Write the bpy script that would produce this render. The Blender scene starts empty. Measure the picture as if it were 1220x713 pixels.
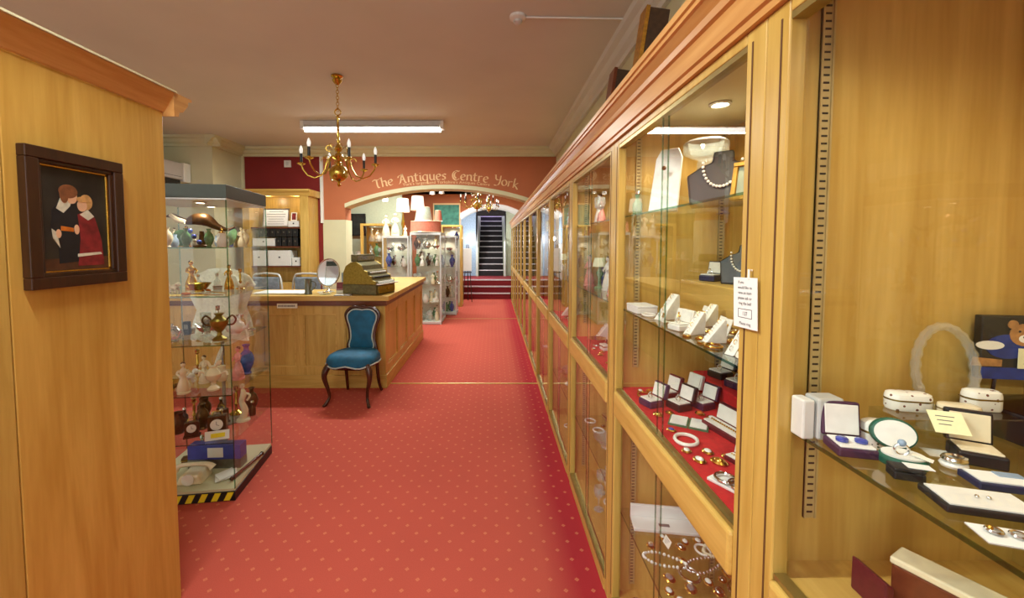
import bpy, math, random
from mathutils import Vector, Matrix
C = bpy.context.scene.collection
PI = math.pi
rnd = random.Random(7)
F = 495.0; PX, PY = 587.0, 315.0; EYE = 1.57; PT = math.radians(2.9)
SP, CP = math.sin(PT), math.cos(PT)

def ray(px, py):
    a = (px-PX)/F; b = (PY-py)/F
    return a, CP + b*SP, b*CP - SP          # direction in x, y, z (camera looks along +y, tipped down)
def onz(px, py, z):
    a, b, c = ray(px, py); t = (z-EYE)/c
    return a*t, b*t
def ony(px, py, y):
    a, b, c = ray(px, py); t = y/b
    return a*t, EYE + c*t
def onx(px, py, x):
    a, b, c = ray(px, py); t = x/a
    return b*t, EYE + c*t

# ------------------------------------------------------------------ materials
M = {}
def nt(name):
    m = bpy.data.materials.new(name); m.use_nodes = True
    n = m.node_tree.nodes; l = m.node_tree.links
    return m, n, l, n['Principled BSDF']
def lin(c):
    return tuple(((v/255)/12.92 if v/255 <= .04045 else ((v/255+.055)/1.055)**2.4) for v in c)
def plain(name, rgb, rough=.5, metal=0, var=.12, scale=30, coat=0, spec=.5):
    """colour with a faint procedural mottling"""
    m, n, l, b = nt(name)
    c = lin(rgb)
    tc = n.new('ShaderNodeTexCoord'); no = n.new('ShaderNodeTexNoise'); no.inputs['Scale'].default_value = scale
    no.inputs['Detail'].default_value = 3
    r = n.new('ShaderNodeValToRGB')
    r.color_ramp.elements[0].position = .3; r.color_ramp.elements[1].position = .7
    r.color_ramp.elements[0].color = (*[v*(1-var) for v in c], 1)
    r.color_ramp.elements[1].color = (*[min(1, v*(1+var)) for v in c], 1)
    l.new(tc.outputs['Object'], no.inputs['Vector']); l.new(no.outputs['Fac'], r.inputs['Fac']); l.new(r.outputs['Color'], b.inputs['Base Color'])
    b.inputs['Roughness'].default_value = rough; b.inputs['Metallic'].default_value = metal
    b.inputs['Coat Weight'].default_value = coat; b.inputs['Specular IOR Level'].default_value = spec
    M[name] = m; return m
def wood(name, c1, c2, axis='z', rough=.35, scale=1.0):
    m, n, l, b = nt(name)
    tc = n.new('ShaderNodeTexCoord'); mp = n.new('ShaderNodeMapping')
    s = {'z': (14, 14, 1.1), 'y': (14, 1.1, 14), 'x': (1.1, 14, 14)}[axis]
    mp.inputs['Scale'].default_value = tuple(v*scale for v in s)
    l.new(tc.outputs['Object'], mp.inputs['Vector'])
    n1 = n.new('ShaderNodeTexNoise'); n1.inputs['Scale'].default_value = 1.0; n1.inputs['Detail'].default_value = 5; n1.inputs['Distortion'].default_value = 1.2
    n2 = n.new('ShaderNodeTexNoise'); n2.inputs['Scale'].default_value = 7.0; n2.inputs['Detail'].default_value = 3
    l.new(mp.outputs['Vector'], n1.inputs['Vector']); l.new(mp.outputs['Vector'], n2.inputs['Vector'])
    mx = n.new('ShaderNodeMath'); mx.operation = 'MULTIPLY_ADD'; mx.inputs[1].default_value = .35
    l.new(n2.outputs['Fac'], mx.inputs[0]); l.new(n1.outputs['Fac'], mx.inputs[2])
    r = n.new('ShaderNodeValToRGB'); r.color_ramp.elements[0].position = .45; r.color_ramp.elements[1].position = .85
    r.color_ramp.elements[0].color = (*lin(c1), 1); r.color_ramp.elements[1].color = (*lin(c2), 1)
    l.new(mx.outputs[0], r.inputs['Fac']); l.new(r.outputs['Color'], b.inputs['Base Color'])
    b.inputs['Roughness'].default_value = rough
    M[name] = m; return m
OAK1, OAK2 = (216, 180, 98), (190, 150, 70)
wood('oak', OAK1, OAK2, 'z'); wood('oak_y', OAK1, OAK2, 'y'); wood('oak_x', OAK1, OAK2, 'x')
wood('cornice_wood', (212, 162, 98), (188, 132, 68), 'y'); wood('panel_oak', (216, 174, 88), (192, 146, 62), 'z', .4, .7)
wood('olive_oak', (208, 174, 92), (184, 146, 66), 'z')
wood('rosewood', (86, 44, 26), (48, 22, 12), 'z', .25, 2); wood('dark_wood', (70, 40, 24), (44, 24, 14), 'z', .3)
wood('tread_wood', (120, 62, 34), (92, 44, 24), 'x', .3)
plain('ceiling_paint', (210, 208, 200), .9, var=.03, scale=2); plain('cream_paint', (206, 202, 166), .8, var=.04, scale=3)
plain('wall_red', (124, 24, 20), .75, var=.06, scale=3); plain('wall_salmon', (180, 104, 66), .8, var=.05, scale=3)
plain('grey_paint', (176, 184, 160), .8, var=.05); plain('white_paint', (226, 226, 220), .5, var=.03); plain('white_plastic', (228, 228, 222), .35, var=.02)
plain('white_metal', (206, 210, 208), .35, .3, var=.04); plain('dark_green', (58, 66, 60), .5, var=.06); plain('black_plastic', (22, 22, 24), .35, var=.1)
plain('brass', (204, 174, 80), .22, 1, var=.12); plain('old_brass', (160, 138, 70), .38, 1, var=.2, scale=60); plain('rail_brass', (170, 150, 90), .35, .8, var=.1)
plain('gold', (226, 180, 84), .2, 1, var=.08, scale=80); plain('silver', (222, 222, 220), .16, 1, var=.06, scale=80); plain('pewter', (128, 134, 128), .35, .9, var=.15, scale=60)
plain('register_metal', (112, 106, 76), .42, .7, var=.3, scale=50)
plain('porcelain', (240, 238, 230), .12, var=.03, coat=.5); plain('cream_china', (236, 222, 188), .18, var=.06, coat=.4); plain('blue_china', (60, 76, 160), .15, var=.5, scale=45, coat=.5)
plain('pale_blue', (150, 172, 196), .3, var=.2); plain('pink_china', (228, 150, 142), .2, var=.25, scale=40, coat=.4); plain('green_china', (96, 138, 96), .2, var=.3, scale=40, coat=.4)
plain('bronze', (92, 62, 34), .35, .7, var=.3, scale=60); plain('amber', (206, 112, 34), .15, var=.25, coat=.6); plain('ruby', (160, 22, 34), .12, var=.2, coat=.8)
plain('black_leather', (26, 24, 26), .45, var=.2, scale=90); plain('purple_leather', (64, 34, 62), .45, var=.15, scale=90); plain('green_leather', (22, 88, 68), .4, var=.15, scale=90)
plain('maroon_leather', (88, 20, 34), .45, var=.15, scale=90); plain('navy_leather', (32, 36, 74), .45, var=.15, scale=90)
plain('white_satin', (236, 234, 226), .4, var=.06, scale=50); plain('card', (244, 240, 226), .7, var=.02); plain('yellow_card', (240, 234, 186), .7, var=.03); plain('green_card', (60, 120, 84), .6, var=.05)
plain('red_cloth', (196, 30, 34), .85, var=.12, scale=60); plain('teal_velvet', (8, 88, 122), .7, var=.25, scale=14); plain('silver_braid', (188, 196, 186), .6, var=.15, scale=160)
plain('ink', (30, 30, 34), .6, var=.02); plain('grey_ink', (110, 108, 104), .6, var=.02); plain('lace', (226, 230, 208), .8, var=.12, scale=60)
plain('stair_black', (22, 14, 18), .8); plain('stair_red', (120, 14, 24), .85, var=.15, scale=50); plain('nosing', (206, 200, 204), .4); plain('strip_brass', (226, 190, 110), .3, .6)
plain('yellow_tape', (240, 222, 40), .5, var=.03); plain('black_tape', (20, 20, 20), .5); plain('blue_box', (48, 70, 170), .45, var=.1); plain('teal_board', (64, 128, 112), .7, var=.35, scale=9)
plain('shade_cream', (226, 230, 196), .8, var=.04); plain('shade_pink', (232, 162, 138), .8, var=.08); plain('shade_grey', (150, 160, 140), .8, var=.1); plain('shade_salmon', (206, 120, 96), .8, var=.1)
plain('aged_gilt', (190, 140, 56), .35, .7, var=.25, scale=50); plain('brown_leatherette', (66, 44, 26), .5, var=.3, scale=40); plain('ac_grey', (190, 186, 182), .4, var=.02)
plain('sign_gold', (232, 194, 142), .6, var=.03); plain('candle_black', (26, 28, 28), .4)
plain('skin', (224, 176, 140), .6, var=.05); plain('hair_auburn', (128, 78, 44), .7, var=.25, scale=60); plain('hair_blond', (196, 150, 92), .7, var=.25, scale=60); plain('paint_dark', (40, 37, 33), .5, var=.4, scale=14); plain('paint_ground', (84, 50, 30), .5, var=.4, scale=20)
plain('paint_black', (24, 26, 32), .5, var=.3, scale=30); plain('paint_red', (126, 34, 38), .5, var=.35, scale=40); plain('paint_lace', (208, 204, 184), .5, var=.15, scale=60)
plain('teddy_fur', (176, 126, 70), .9, var=.25, scale=90); plain('blue_paint', (36, 56, 130), .6, var=.3, scale=40); plain('grey_metal', (120, 118, 108), .4, .8, var=.2, scale=60)
plain('strip_metal', (196, 174, 118), .45, .3, var=.1); plain('slot', (40, 26, 14), .7); plain('groove', (96, 60, 24), .7); plain('paper_white', (238, 238, 234), .7, var=.02); plain('mirror_silver', (225, 228, 225), .03, 1, var=.0)
plain('painting_dark', (34, 38, 34), .5, var=.6, scale=12)

def glass(name, tint=(.965, .985, .97), rough=0.0, ior=1.45, gl=1.0, milky=0):
    m = bpy.data.materials.new(name); m.use_nodes = True; n = m.node_tree.nodes; l = m.node_tree.links
    for x in list(n):
        if x.type == 'BSDF_PRINCIPLED': n.remove(x)
    out = n['Material Output']; tr = n.new('ShaderNodeBsdfTransparent'); tr.inputs[0].default_value = (*tint, 1)
    g = n.new('ShaderNodeBsdfGlossy'); g.inputs['Roughness'].default_value = rough; g.inputs[0].default_value = (gl, gl, gl, 1)
    fr = n.new('ShaderNodeFresnel'); fr.inputs[0].default_value = ior; ge = n.new('ShaderNodeNewGeometry')
    a = n.new('ShaderNodeMath'); a.operation = 'SUBTRACT'; a.inputs[0].default_value = 1; l.new(ge.outputs['Backfacing'], a.inputs[1])
    b = n.new('ShaderNodeMath'); b.operation = 'MULTIPLY'; l.new(fr.outputs[0], b.inputs[0]); l.new(a.outputs[0], b.inputs[1])
    mx = n.new('ShaderNodeMixShader'); l.new(b.outputs[0], mx.inputs[0]); l.new(tr.outputs[0], mx.inputs[1]); l.new(g.outputs[0], mx.inputs[2]); 
    if milky:
        df = n.new('ShaderNodeBsdfDiffuse'); df.inputs[0].default_value = (.95, .98, .97, 1); m2 = n.new('ShaderNodeMixShader'); m2.inputs[0].default_value = milky
        l.new(mx.outputs[0], m2.inputs[1]); l.new(df.outputs[0], m2.inputs[2]); l.new(m2.outputs[0], out.inputs[0])
    else: l.new(mx.outputs[0], out.inputs[0])
    M[name] = m; return m
glass('pane_glass', (.985, .993, .988), 0, 1.45)
glass('shelf_glass', (.90, .95, .92), 0.02, 1.5); glass('edge_glass', (.5, .66, .58), .05, 1.6)
glass('crystal', (.9, .94, .93), .05, 2.0, milky=.16); glass('cut_crystal', (.93, .96, .95), .03, 2.4, milky=.12); glass('smoked_glass', (.55, .55, .6), .02, 1.5); glass('acrylic', (.88, .9, .88), .02, 1.55)
def emis(name, rgb, s):
    m, n, l, b = nt(name); b.inputs['Base Color'].default_value = (*rgb, 1); b.inputs['Emission Color'].default_value = (*rgb, 1); b.inputs['Emission Strength'].default_value = s
    M[name] = m
emis('tube_light', (1, .97, .9), 9); emis('lamp_glow', (1, .86, .6), 14); emis('bulb_glow', (.9, .92, .86), .5)
emis('shade_lit', (.98, .98, .78), .55); emis('shade_lit_pink', (1, .62, .48), .5)

def carpet():
    m, n, l, b = nt('carpet'); M['carpet'] = m
    def mt(op, a, b_=None, c=None):
        x = n.new('ShaderNodeMath'); x.operation = op
        for i, v in enumerate((a, b_, c)):
            if v is None: continue
            if isinstance(v, (int, float)): x.inputs[i].default_value = v
            else: l.new(v, x.inputs[i])
        return x.outputs[0]
    tc = n.new('ShaderNodeTexCoord'); sp = n.new('ShaderNodeSeparateXYZ'); l.new(tc.outputs['Object'], sp.inputs[0])
    x, y = sp.outputs[0], sp.outputs[1]
    S = .124
    def lat(ox, oy):
        u = mt('SUBTRACT', mt('FRACT', mt('ADD', mt('DIVIDE', x, S), ox)), .5); v = mt('SUBTRACT', mt('FRACT', mt('ADD', mt('DIVIDE', y, S), oy)), .5)
        return mt('ADD', mt('ABSOLUTE', u), mt('ABSOLUTE', v))
    d = mt('MINIMUM', lat(.33+.0, .5-.03+100), lat(.33+.5, .97+100))
    spot = mt('LESS_THAN', d, .095)
    hole = mt('GREATER_THAN', d, .03)
    spot = mt('MULTIPLY', spot, mt('MULTIPLY_ADD', hole, .4, .6))
    no = n.new('ShaderNodeTexNoise'); no.inputs['Scale'].default_value = 1.1; no.inputs['Detail'].default_value = 4; l.new(tc.outputs['Object'], no.inputs['Vector'])
    n2 = n.new('ShaderNodeTexNoise'); n2.inputs['Scale'].default_value = 260; l.new(tc.outputs['Object'], n2.inputs['Vector'])
    # the aisle is paler than the strip along the cabinets
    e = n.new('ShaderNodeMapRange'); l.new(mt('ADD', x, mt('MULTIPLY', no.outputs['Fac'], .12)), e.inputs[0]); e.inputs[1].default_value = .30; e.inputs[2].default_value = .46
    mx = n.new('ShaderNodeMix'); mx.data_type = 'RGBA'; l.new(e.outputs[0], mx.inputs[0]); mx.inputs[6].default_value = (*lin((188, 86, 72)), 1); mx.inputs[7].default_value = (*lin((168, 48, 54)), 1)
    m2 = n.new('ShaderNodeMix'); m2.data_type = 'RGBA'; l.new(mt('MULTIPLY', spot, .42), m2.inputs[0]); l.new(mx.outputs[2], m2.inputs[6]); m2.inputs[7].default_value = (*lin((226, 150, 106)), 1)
    m3 = n.new('ShaderNodeMix'); m3.data_type = 'RGBA'; m3.blend_type = 'MULTIPLY'; m3.inputs[0].default_value = 1; l.new(m2.outputs[2], m3.inputs[6])
    r = n.new('ShaderNodeMapRange'); l.new(mt('ADD', n2.outputs['Fac'], mt('MULTIPLY', no.outputs['Fac'], .5)), r.inputs[0]); r.inputs[1].default_value = .4; r.inputs[2].default_value = 1.1; r.inputs[3].default_value = .84; r.inputs[4].default_value = 1.12
    cb = n.new('ShaderNodeCombineColor'); [l.new(r.outputs[0], cb.inputs[i]) for i in range(3)]
    l.new(cb.outputs[0], m3.inputs[7]); l.new(m3.outputs[2], b.inputs['Base Color'])
    b.inputs['Roughness'].default_value = .95; b.inputs['Specular IOR Level'].default_value = .1
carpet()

# floral white china
def floral(name, base, spot, sc):
    m, n, l, b = nt(name); tc = n.new('ShaderNodeTexCoord'); v = n.new('ShaderNodeTexVoronoi'); v.inputs['Scale'].default_value = sc
    r = n.new('ShaderNodeValToRGB'); r.color_ramp.interpolation = 'CONSTANT'; r.color_ramp.elements[0].color = (*lin(spot), 1); r.color_ramp.elements[1].position = .22; r.color_ramp.elements[1].color = (*lin(base), 1)
    l.new(tc.outputs['Object'], v.inputs['Vector']); l.new(v.outputs['Distance'], r.inputs[0]); l.new(r.outputs[0], b.inputs['Base Color']); b.inputs['Roughness'].default_value = .15
    M[name] = m
floral('floral_china', (240, 236, 222), (120, 74, 60), 95); floral('blossom_china', (238, 236, 224), (70, 90, 60), 130)
floral('sprigged_plate', (238, 234, 220), (60, 80, 150), 60)

# ------------------------------------------------------------------ mesh builder
class MB:
    def __init__(s): s.v = []; s.f = []; s.m = []; s.mats = []; s.cur = 0; s.T = None
    def mat(s, name):
        if name not in s.mats: s.mats.append(name)
        s.cur = s.mats.index(name); return s
    def add(s, vs, fs):
        o = len(s.v)
        if s.T is not None: vs = [s.T @ Vector(v) for v in vs]
        s.v += [tuple(v) for v in vs]; s.f += [tuple(i+o for i in f) for f in fs]; s.m += [s.cur]*len(fs); return s
    def box(s, x0, x1, y0, y1, z0, z1):
        v = [(x, y, z) for z in (z0, z1) for y in (y0, y1) for x in (x0, x1)]
        return s.add(v, [(0, 2, 3, 1), (4, 5, 7, 6), (0, 1, 5, 4), (2, 6, 7, 3), (0, 4, 6, 2), (1, 3, 7, 5)])
    def rbox(s, c, size, rot=(0, 0, 0)):
        from mathutils import Euler
        R = Euler(rot).to_matrix(); v = [Vector(c) + R @ Vector((sx*size[0]/2, sy*size[1]/2, sz*size[2]/2)) for sz in (-1, 1) for sy in (-1, 1) for sx in (-1, 1)]
        return s.add(v, [(0, 2, 3, 1), (4, 5, 7, 6), (0, 1, 5, 4), (2, 6, 7, 3), (0, 4, 6, 2), (1, 3, 7, 5)])
    def lathe(s, prof, n=16, c=(0, 0, 0), axis='z', sx=1, sy=1):
        vs = []
        for r, h in prof:
            for i in range(n):
                a = 2*PI*i/n; p = (r*math.cos(a)*sx, r*math.sin(a)*sy, h)
                if axis == 'x': p = (p[2], p[0], p[1])
                if axis == 'y': p = (p[1], p[2], p[0])
                vs.append((p[0]+c[0], p[1]+c[1], p[2]+c[2]))
        fs = [(j*n+i, j*n+(i+1) % n, (j+1)*n+(i+1) % n, (j+1)*n+i) for j in range(len(prof)-1) for i in range(n)]
        if prof[0][0] > 1e-6: fs.append(tuple(reversed(range(n))))
        if prof[-1][0] > 1e-6: fs.append(tuple((len(prof)-1)*n+i for i in range(n)))
        return s.add(vs, fs)
    def ball(s, c, r, n=12, sx=1, sy=1, sz=1):
        k = max(5, n//2)
        return s.lathe([(max(1e-7, r*math.sin(PI*j/k)), -r*sz*math.cos(PI*j/k)) for j in range(k+1)], n, c, 'z', sx, sy)
    def tube(s, pts, r, n=8, closed=False):
        pts = [Vector(p) for p in pts]; rs = r if isinstance(r, (list, tuple)) else [r]*len(pts); vs = []; N = len(pts); up = None
        for i, p in enumerate(pts):
            a = pts[(i-1) % N] if closed or i > 0 else p; b = pts[(i+1) % N] if closed or i < N-1 else p
            t = (b-a).normalized()
            if up is None: up = Vector((0, 0, 1)) if abs(t.z) < .9 else Vector((1, 0, 0))
            u = t.cross(up).normalized(); w = u.cross(t).normalized(); up = w
            for k in range(n):
                q = 2*PI*k/n; vs.append(p + u*math.cos(q)*rs[i] + w*math.sin(q)*rs[i])
        m = N if closed else N-1
        fs = [(i*n+k, i*n+(k+1) % n, ((i+1) % N)*n+(k+1) % n, ((i+1) % N)*n+k) for i in range(m) for k in range(n)]
        if not closed: fs += [tuple(reversed(range(n))), tuple((N-1)*n+k for k in range(n))]
        return s.add(vs, fs)
    def ring(s, c, R, r, n=20, k=6, axis='z', sy=1):
        pts = []
        for i in range(n):
            a = 2*PI*i/n; x, y = R*math.cos(a), R*math.sin(a)*sy
            pts.append({'z': (x, y, 0), 'y': (x, 0, y), 'x': (0, x, y)}[axis])
        return s.tube([Vector(p)+Vector(c) for p in pts], r, k, True)
    def prism(s, pts, a, b, axis='y'):
        """outline pts extruded from a to b along axis"""
        def mk(p, h): return {'y': (p[0], h, p[1]), 'x': (h, p[0], p[1]), 'z': (p[0], p[1], h)}[axis]
        n = len(pts); vs = [mk(p, a) for p in pts] + [mk(p, b) for p in pts]
        return s.add(vs, [tuple(reversed(range(n))), tuple(range(n, 2*n))] + [(i, (i+1) % n, n+(i+1) % n, n+i) for i in range(n)])
    def build(s, name, mat=None, parent=None, smooth=False, bevel=0, loc=None, rz=0):
        me = bpy.data.meshes.new(name); me.from_pydata(s.v, [], s.f)
        for x in ([mat] if mat and not s.mats else s.mats): me.materials.append(M[x])
        if s.mats: me.polygons.foreach_set('material_index', s.m)
        import bmesh
        bm = bmesh.new(); bm.from_mesh(me); bmesh.ops.recalc_face_normals(bm, faces=bm.faces); bm.to_mesh(me); bm.free()
        o = bpy.data.objects.new(name, me); C.objects.link(o)
        if parent: o.parent = parent
        if loc: o.location = loc
        if rz: o.rotation_euler.z = rz
        if smooth:
            me.polygons.foreach_set('use_smooth', [True]*len(me.polygons))
            try: me.set_sharp_from_angle(angle=math.radians(42))
            except Exception: pass
        if bevel:
            b = o.modifiers.new('soft_edge', 'BEVEL'); b.width = bevel; b.segments = 2; b.limit_method = 'ANGLE'
        return o
def thing(name, label, cat, loc=(0, 0, 0), rz=0, group=None):
    o = bpy.data.objects.new(name, None); C.objects.link(o); o.location = loc; o.rotation_euler.z = rz; o.empty_display_size = .1
    return tag(o, label, cat, group)
def tag(o, label, cat, group=None, kind=None):
    if label: o['label'] = label
    if cat: o['category'] = cat
    if group: o['group'] = group
    if kind: o['kind'] = kind
    return o
def struct(o): o['kind'] = 'structure'; return o
def BX(*a): return MB().box(*a)
def copy_tree(o, parent=None):
    c = o.copy(); C.objects.link(c); c.parent = parent
    for ch in list(o.children): copy_tree(ch, c)
    return c
def textmesh(body, size, bend=None, depth=.002, spacing=1.0, bold=0, shear=0):
    cu = bpy.data.curves.new('t', 'FONT'); cu.body = body; cu.size = size; cu.extrude = depth; cu.align_x = 'CENTER'; cu.space_character = spacing; cu.offset = bold; cu.shear = shear
    o = bpy.data.objects.new('t', cu); C.objects.link(o); bpy.context.view_layer.update()
    me = bpy.data.meshes.new_from_object(o.evaluated_get(bpy.context.evaluated_depsgraph_get()))
    vs = [tuple(v.co) for v in me.vertices]; fs = [tuple(p.vertices) for p in me.polygons]
    bpy.data.objects.remove(o); bpy.data.curves.remove(cu); bpy.data.meshes.remove(me)
    if bend: vs = [((bend+y)*math.sin(x/bend), (bend+y)*math.cos(x/bend)-bend, z) for x, y, z in vs]
    return vs, fs
# ------------------------------------------------------------------ the room
WX, LX, CZ, AY = 1.03, -4.8, 3.11, 6.82
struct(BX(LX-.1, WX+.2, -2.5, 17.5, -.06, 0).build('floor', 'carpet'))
struct(BX(LX-.1, WX+.2, -2.5, AY+.28, CZ, CZ+.1).build('ceiling', 'ceiling_paint'))
struct(BX(LX-.1, WX+.2, AY+.28, 11.4, 3.0, 3.1).build('ceiling_back_room', 'ceiling_paint'))
struct(BX(WX, WX+.1, -2.5, 11.4, 0, CZ).build('wall_right', 'cream_paint'))
struct(BX(LX-.1, LX, -2.5, 11.4, 0, CZ).build('wall_left', 'cream_paint'))
struct(BX(LX, -4.07, 6.1, AY, 0, CZ).build('wall_left_pier', 'cream_paint'))
struct(BX(-4.07, -2.77, AY, AY+.28, 0, CZ).build('wall_back_left', 'wall_red'))  # left part of the back wall, coloured darker red than the arch part
# wall with the wide flat arch
ACX, AZP, AR = -.785, 2.49, 4.48
def arch_wall(x0, x1, y0, y1, ox0, ox1, cx, zp, R, top, mat, name):
    N = 32; b = MB(); xs = [ox0+(ox1-ox0)*i/N for i in range(N+1)]; z = lambda x: zp-R+math.sqrt(max(0, R*R-(x-cx)**2))
    pts = [(x0, 0), (x0, top), (x1, top)]
    if ox1 < x1: pts += [(x1, 0), (ox1, 0)]
    pts += [(x, z(x)) for x in reversed(xs)] + [(ox0, 0)]
    for i in range(N):
        b.prism([(xs[i], z(xs[i])), (xs[i+1], z(xs[i+1])), (xs[i+1], top), (xs[i], top)], y0, y1)
    if ox0 > x0: b.box(x0, ox0, y0, y1, 0, top)
    if ox1 < x1: b.box(ox1, x1, y0, y1, 0, top)
    return struct(b.build(name, mat)), xs, z
_, xs, az = arch_wall(-2.77, WX, AY, AY+.28, -2.41, WX, ACX, AZP, AR, CZ, 'wall_salmon', 'wall_back_arch')
b = MB()
for i in range(len(xs)-1):                       # plaster bead round the arch
    a0, a1 = xs[i], xs[i+1]
    b.prism([(a0, az(a0)-.035), (a1, az(a1)-.035), (a1, az(a1)+.03), (a0, az(a0)+.03)], AY-.02, AY+.30)
struct(b.build('trim_arch', 'cream_paint'))
struct(BX(-2.77, -2.40, AY-.012, AY+.29, 0, 1.95).build('trim_arch_pier', 'cream_paint'))
struct(BX(LX, WX, 11.4, 11.5, 2.9, 3.0).build('trim_back_room', 'cream_paint'))
arch_wall(LX, WX, 11.4, 11.6, -1.0, .95, -.02, 2.66, 1.6, 3.1, 'wall_salmon', 'wall_stair_arch')
# stair passage
b = MB(); N = 20
for i in range(N):
    x0 = -1.0+1.95*i/N; x1 = -1.0+1.95*(i+1)/N; zz = lambda x: 2.66-1.6+math.sqrt(1.6**2-(x+.02)**2)
    b.prism([(x0, zz(x0)), (x1, zz(x1)), (x1, zz(x1)+.1), (x0, zz(x0)+.1)], 11.6, 14.6)
struct(b.build('ceiling_stair_passage', 'white_paint'))
struct(BX(-1.1, -1.0, 11.6, 17.5, 0, 3.4).build('wall_stair_left', 'white_paint'))
struct(BX(.95, 1.05, 11.6, 17.5, 0, 3.4).build('wall_stair_right', 'white_paint'))
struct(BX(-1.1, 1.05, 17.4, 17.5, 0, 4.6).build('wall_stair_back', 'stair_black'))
struct(BX(-1.0, -.545, 13.5, 13.55, 0, 2.9).build('wall_stair_return_left', 'pale_blue')); struct(BX(.435, .95, 13.5, 13.55, 0, 2.9).build('wall_stair_return_right', 'grey_paint'))
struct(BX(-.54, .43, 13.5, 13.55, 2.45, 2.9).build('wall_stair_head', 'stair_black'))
# cornices (stepped plaster profile) : right wall, arch wall, pier, left wall
def cornice_prof(s):  # (distance from wall, z)
    return [(0, CZ-.14), (.03, CZ-.14), (.035, CZ-.105), (.07, CZ-.085), (.09, CZ-.05), (.13, CZ-.035), (.14, CZ-.001), (0, CZ-.001)]
P = cornice_prof(1)
struct(MB().prism([(WX-d, z) for d, z in P], -2.5, AY, 'y').build('trim_cornice_right', 'ceiling_paint'))
struct(MB().prism([(LX+d, z) for d, z in P], -2.5, 6.1, 'y').build('trim_cornice_left', 'ceiling_paint'))
struct(MB().prism([(AY-d, z) for d, z in P], -4.07, WX, 'x').build('trim_cornice_back', 'cream_paint'))
struct(MB().prism([(6.1-d, z) for d, z in P], LX, -3.93, 'x').build('trim_cornice_pier', 'cream_paint'))
struct(MB().prism([(-4.07+d, z) for d, z in P], 6.1-.14, AY, 'y').build('trim_cornice_pier_side', 'cream_paint'))
struct(BX(-4.07, -4.03, AY-.03, AY, 0, CZ-.13).build('trim_corner', 'cream_paint'))
# brass carpet strips
struct(BX(-1.16, .5, 4.56, 4.585, 0, .006).build('trim_carpet_joint', 'strip_brass'))
struct(BX(-1.0, .5, 8.55, 8.57, 0, .005).build('trim_carpet_joint_back', 'strip_brass'))
# three red steps with pale nosings, then the dark upper flight
t = thing('staircase', 'red carpeted steps with pale nosings, rising to a dark flight under the white arch', 'staircase', (0, 0, 0))
for k in range(3):
    y0 = 11.6+.23*k
    s = BX(-.98, .49 if k < 1 else .94, y0, 12.4 if k < 2 else 13.45, .17*k+.001, .17*(k+1)).build('step', 'stair_red', t)
    BX(-.98, .49 if k < 1 else .94, y0-.02, y0+.035, .17*(k+1)-.025, .17*(k+1)+.006).build('nosing', 'nosing', s)
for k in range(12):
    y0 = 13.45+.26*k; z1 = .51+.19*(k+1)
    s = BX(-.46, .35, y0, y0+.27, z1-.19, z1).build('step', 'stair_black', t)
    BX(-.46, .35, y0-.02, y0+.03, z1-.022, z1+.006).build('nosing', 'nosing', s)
for x0, x1 in ((-.54, -.46), (.35, .43)):
    s = MB().prism([(13.3, .51), (13.3, 1.45), (16.6, 3.6), (16.6, .51)], x0, x1, 'x').build('stringer_wall', 'grey_paint', t)
for x in (-.50, .39):
    MB().tube([(x, 13.3, .51), (x, 13.3, 1.62)], .028, 8).build('newel_post', 'white_metal', t, True)
    MB().tube([(x, 13.3, 1.6), (x, 16.6, 3.9)], .022, 8).build('handrail', 'white_metal', t, True)
    for k in range(9): MB().tube([(x, 13.6+.33*k, 1.2+.23*k), (x, 13.6+.33*k, 1.8+.23*k)], .010, 6).build('baluster', 'white_metal', t, True)

# switch plate, conduit, sensor
t = thing('switch_plate', 'small white square plate on the dark red wall', 'switch', (0, 0, 0))
px, pz = ony(343, 195.5, AY)
BX(px-.055, px+.055, AY-.02, AY, pz-.055, pz+.055).build('plate', 'white_plastic', t, bevel=.004); BX(px-.02, px+.02, AY-.028, AY-.02, pz-.03, pz+.03).build('rocker', 'white_metal', t)
o = MB().box(-2.80, -2.755, AY-.03, AY, 1.9, 2.99).build('conduit', 'white_plastic'); tag(o, 'white vertical cable trunking where dark red wall meets the arch wall', 'cable trunking')
t = thing('ceiling_detector', 'small white alarm detector on the ceiling with a thin conduit', 'detector', (.17, 2.9, CZ))
MB().lathe([(.055, 0), (.055, -.018), (.03, -.03)], 20).build('base', 'white_plastic', t, True); MB().lathe([(.03, -.028), (.03, -.045), (.012, -.06), (0, -.06)], 16).build('sensor_head', 'white_metal', t, True)
MB().tube([(.05, 0, -.008), (.72, .02, -.008)], .006, 6).build('conduit', 'white_plastic', t, True)

# ------------------------------------------------------------------ lamps
def fluoro(x0, x1, y, z, label):
    z -= .0005
    t = thing('fluorescent_ceiling_light', label, 'light', ((x0+x1)/2, y, z)); w = (x1-x0)/2
    BX(-w, w, -.05, .05, -.055, 0).build('housing', 'white_metal', t, bevel=.004)
    b = MB().prism([(-.05, -.056), (.05, -.056), (.075, -.085), (-.075, -.085)], -w+.03, w-.03, 'x').build('reflector', 'white_metal', t)
    for s in (-1, 1): BX(s*w-.02, s*w+.02, -.055, .055, -.1, 0).build('end_cap', 'white_plastic', t, bevel=.003)
    MB().lathe([(.026, -w+.02), (.026, w-.02)], 14, (0, 0, -.105), 'x').build('tube', 'tube_light', t, True)
    L = bpy.data.lights.new('tube_glow', 'AREA'); L.shape = 'RECTANGLE'; L.size = (x1-x0)*.96; L.size_y = .08; L.color = (.96, 1, .95)
    o = bpy.data.objects.new('tube_glow', L); C.objects.link(o); o.location = ((x1+x0)/2, y, z-.14)
    return L
L1 = fluoro(-2.4, -.64, 5.35, CZ, 'long fluorescent strip light on the ceiling behind the brass chandelier')
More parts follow.
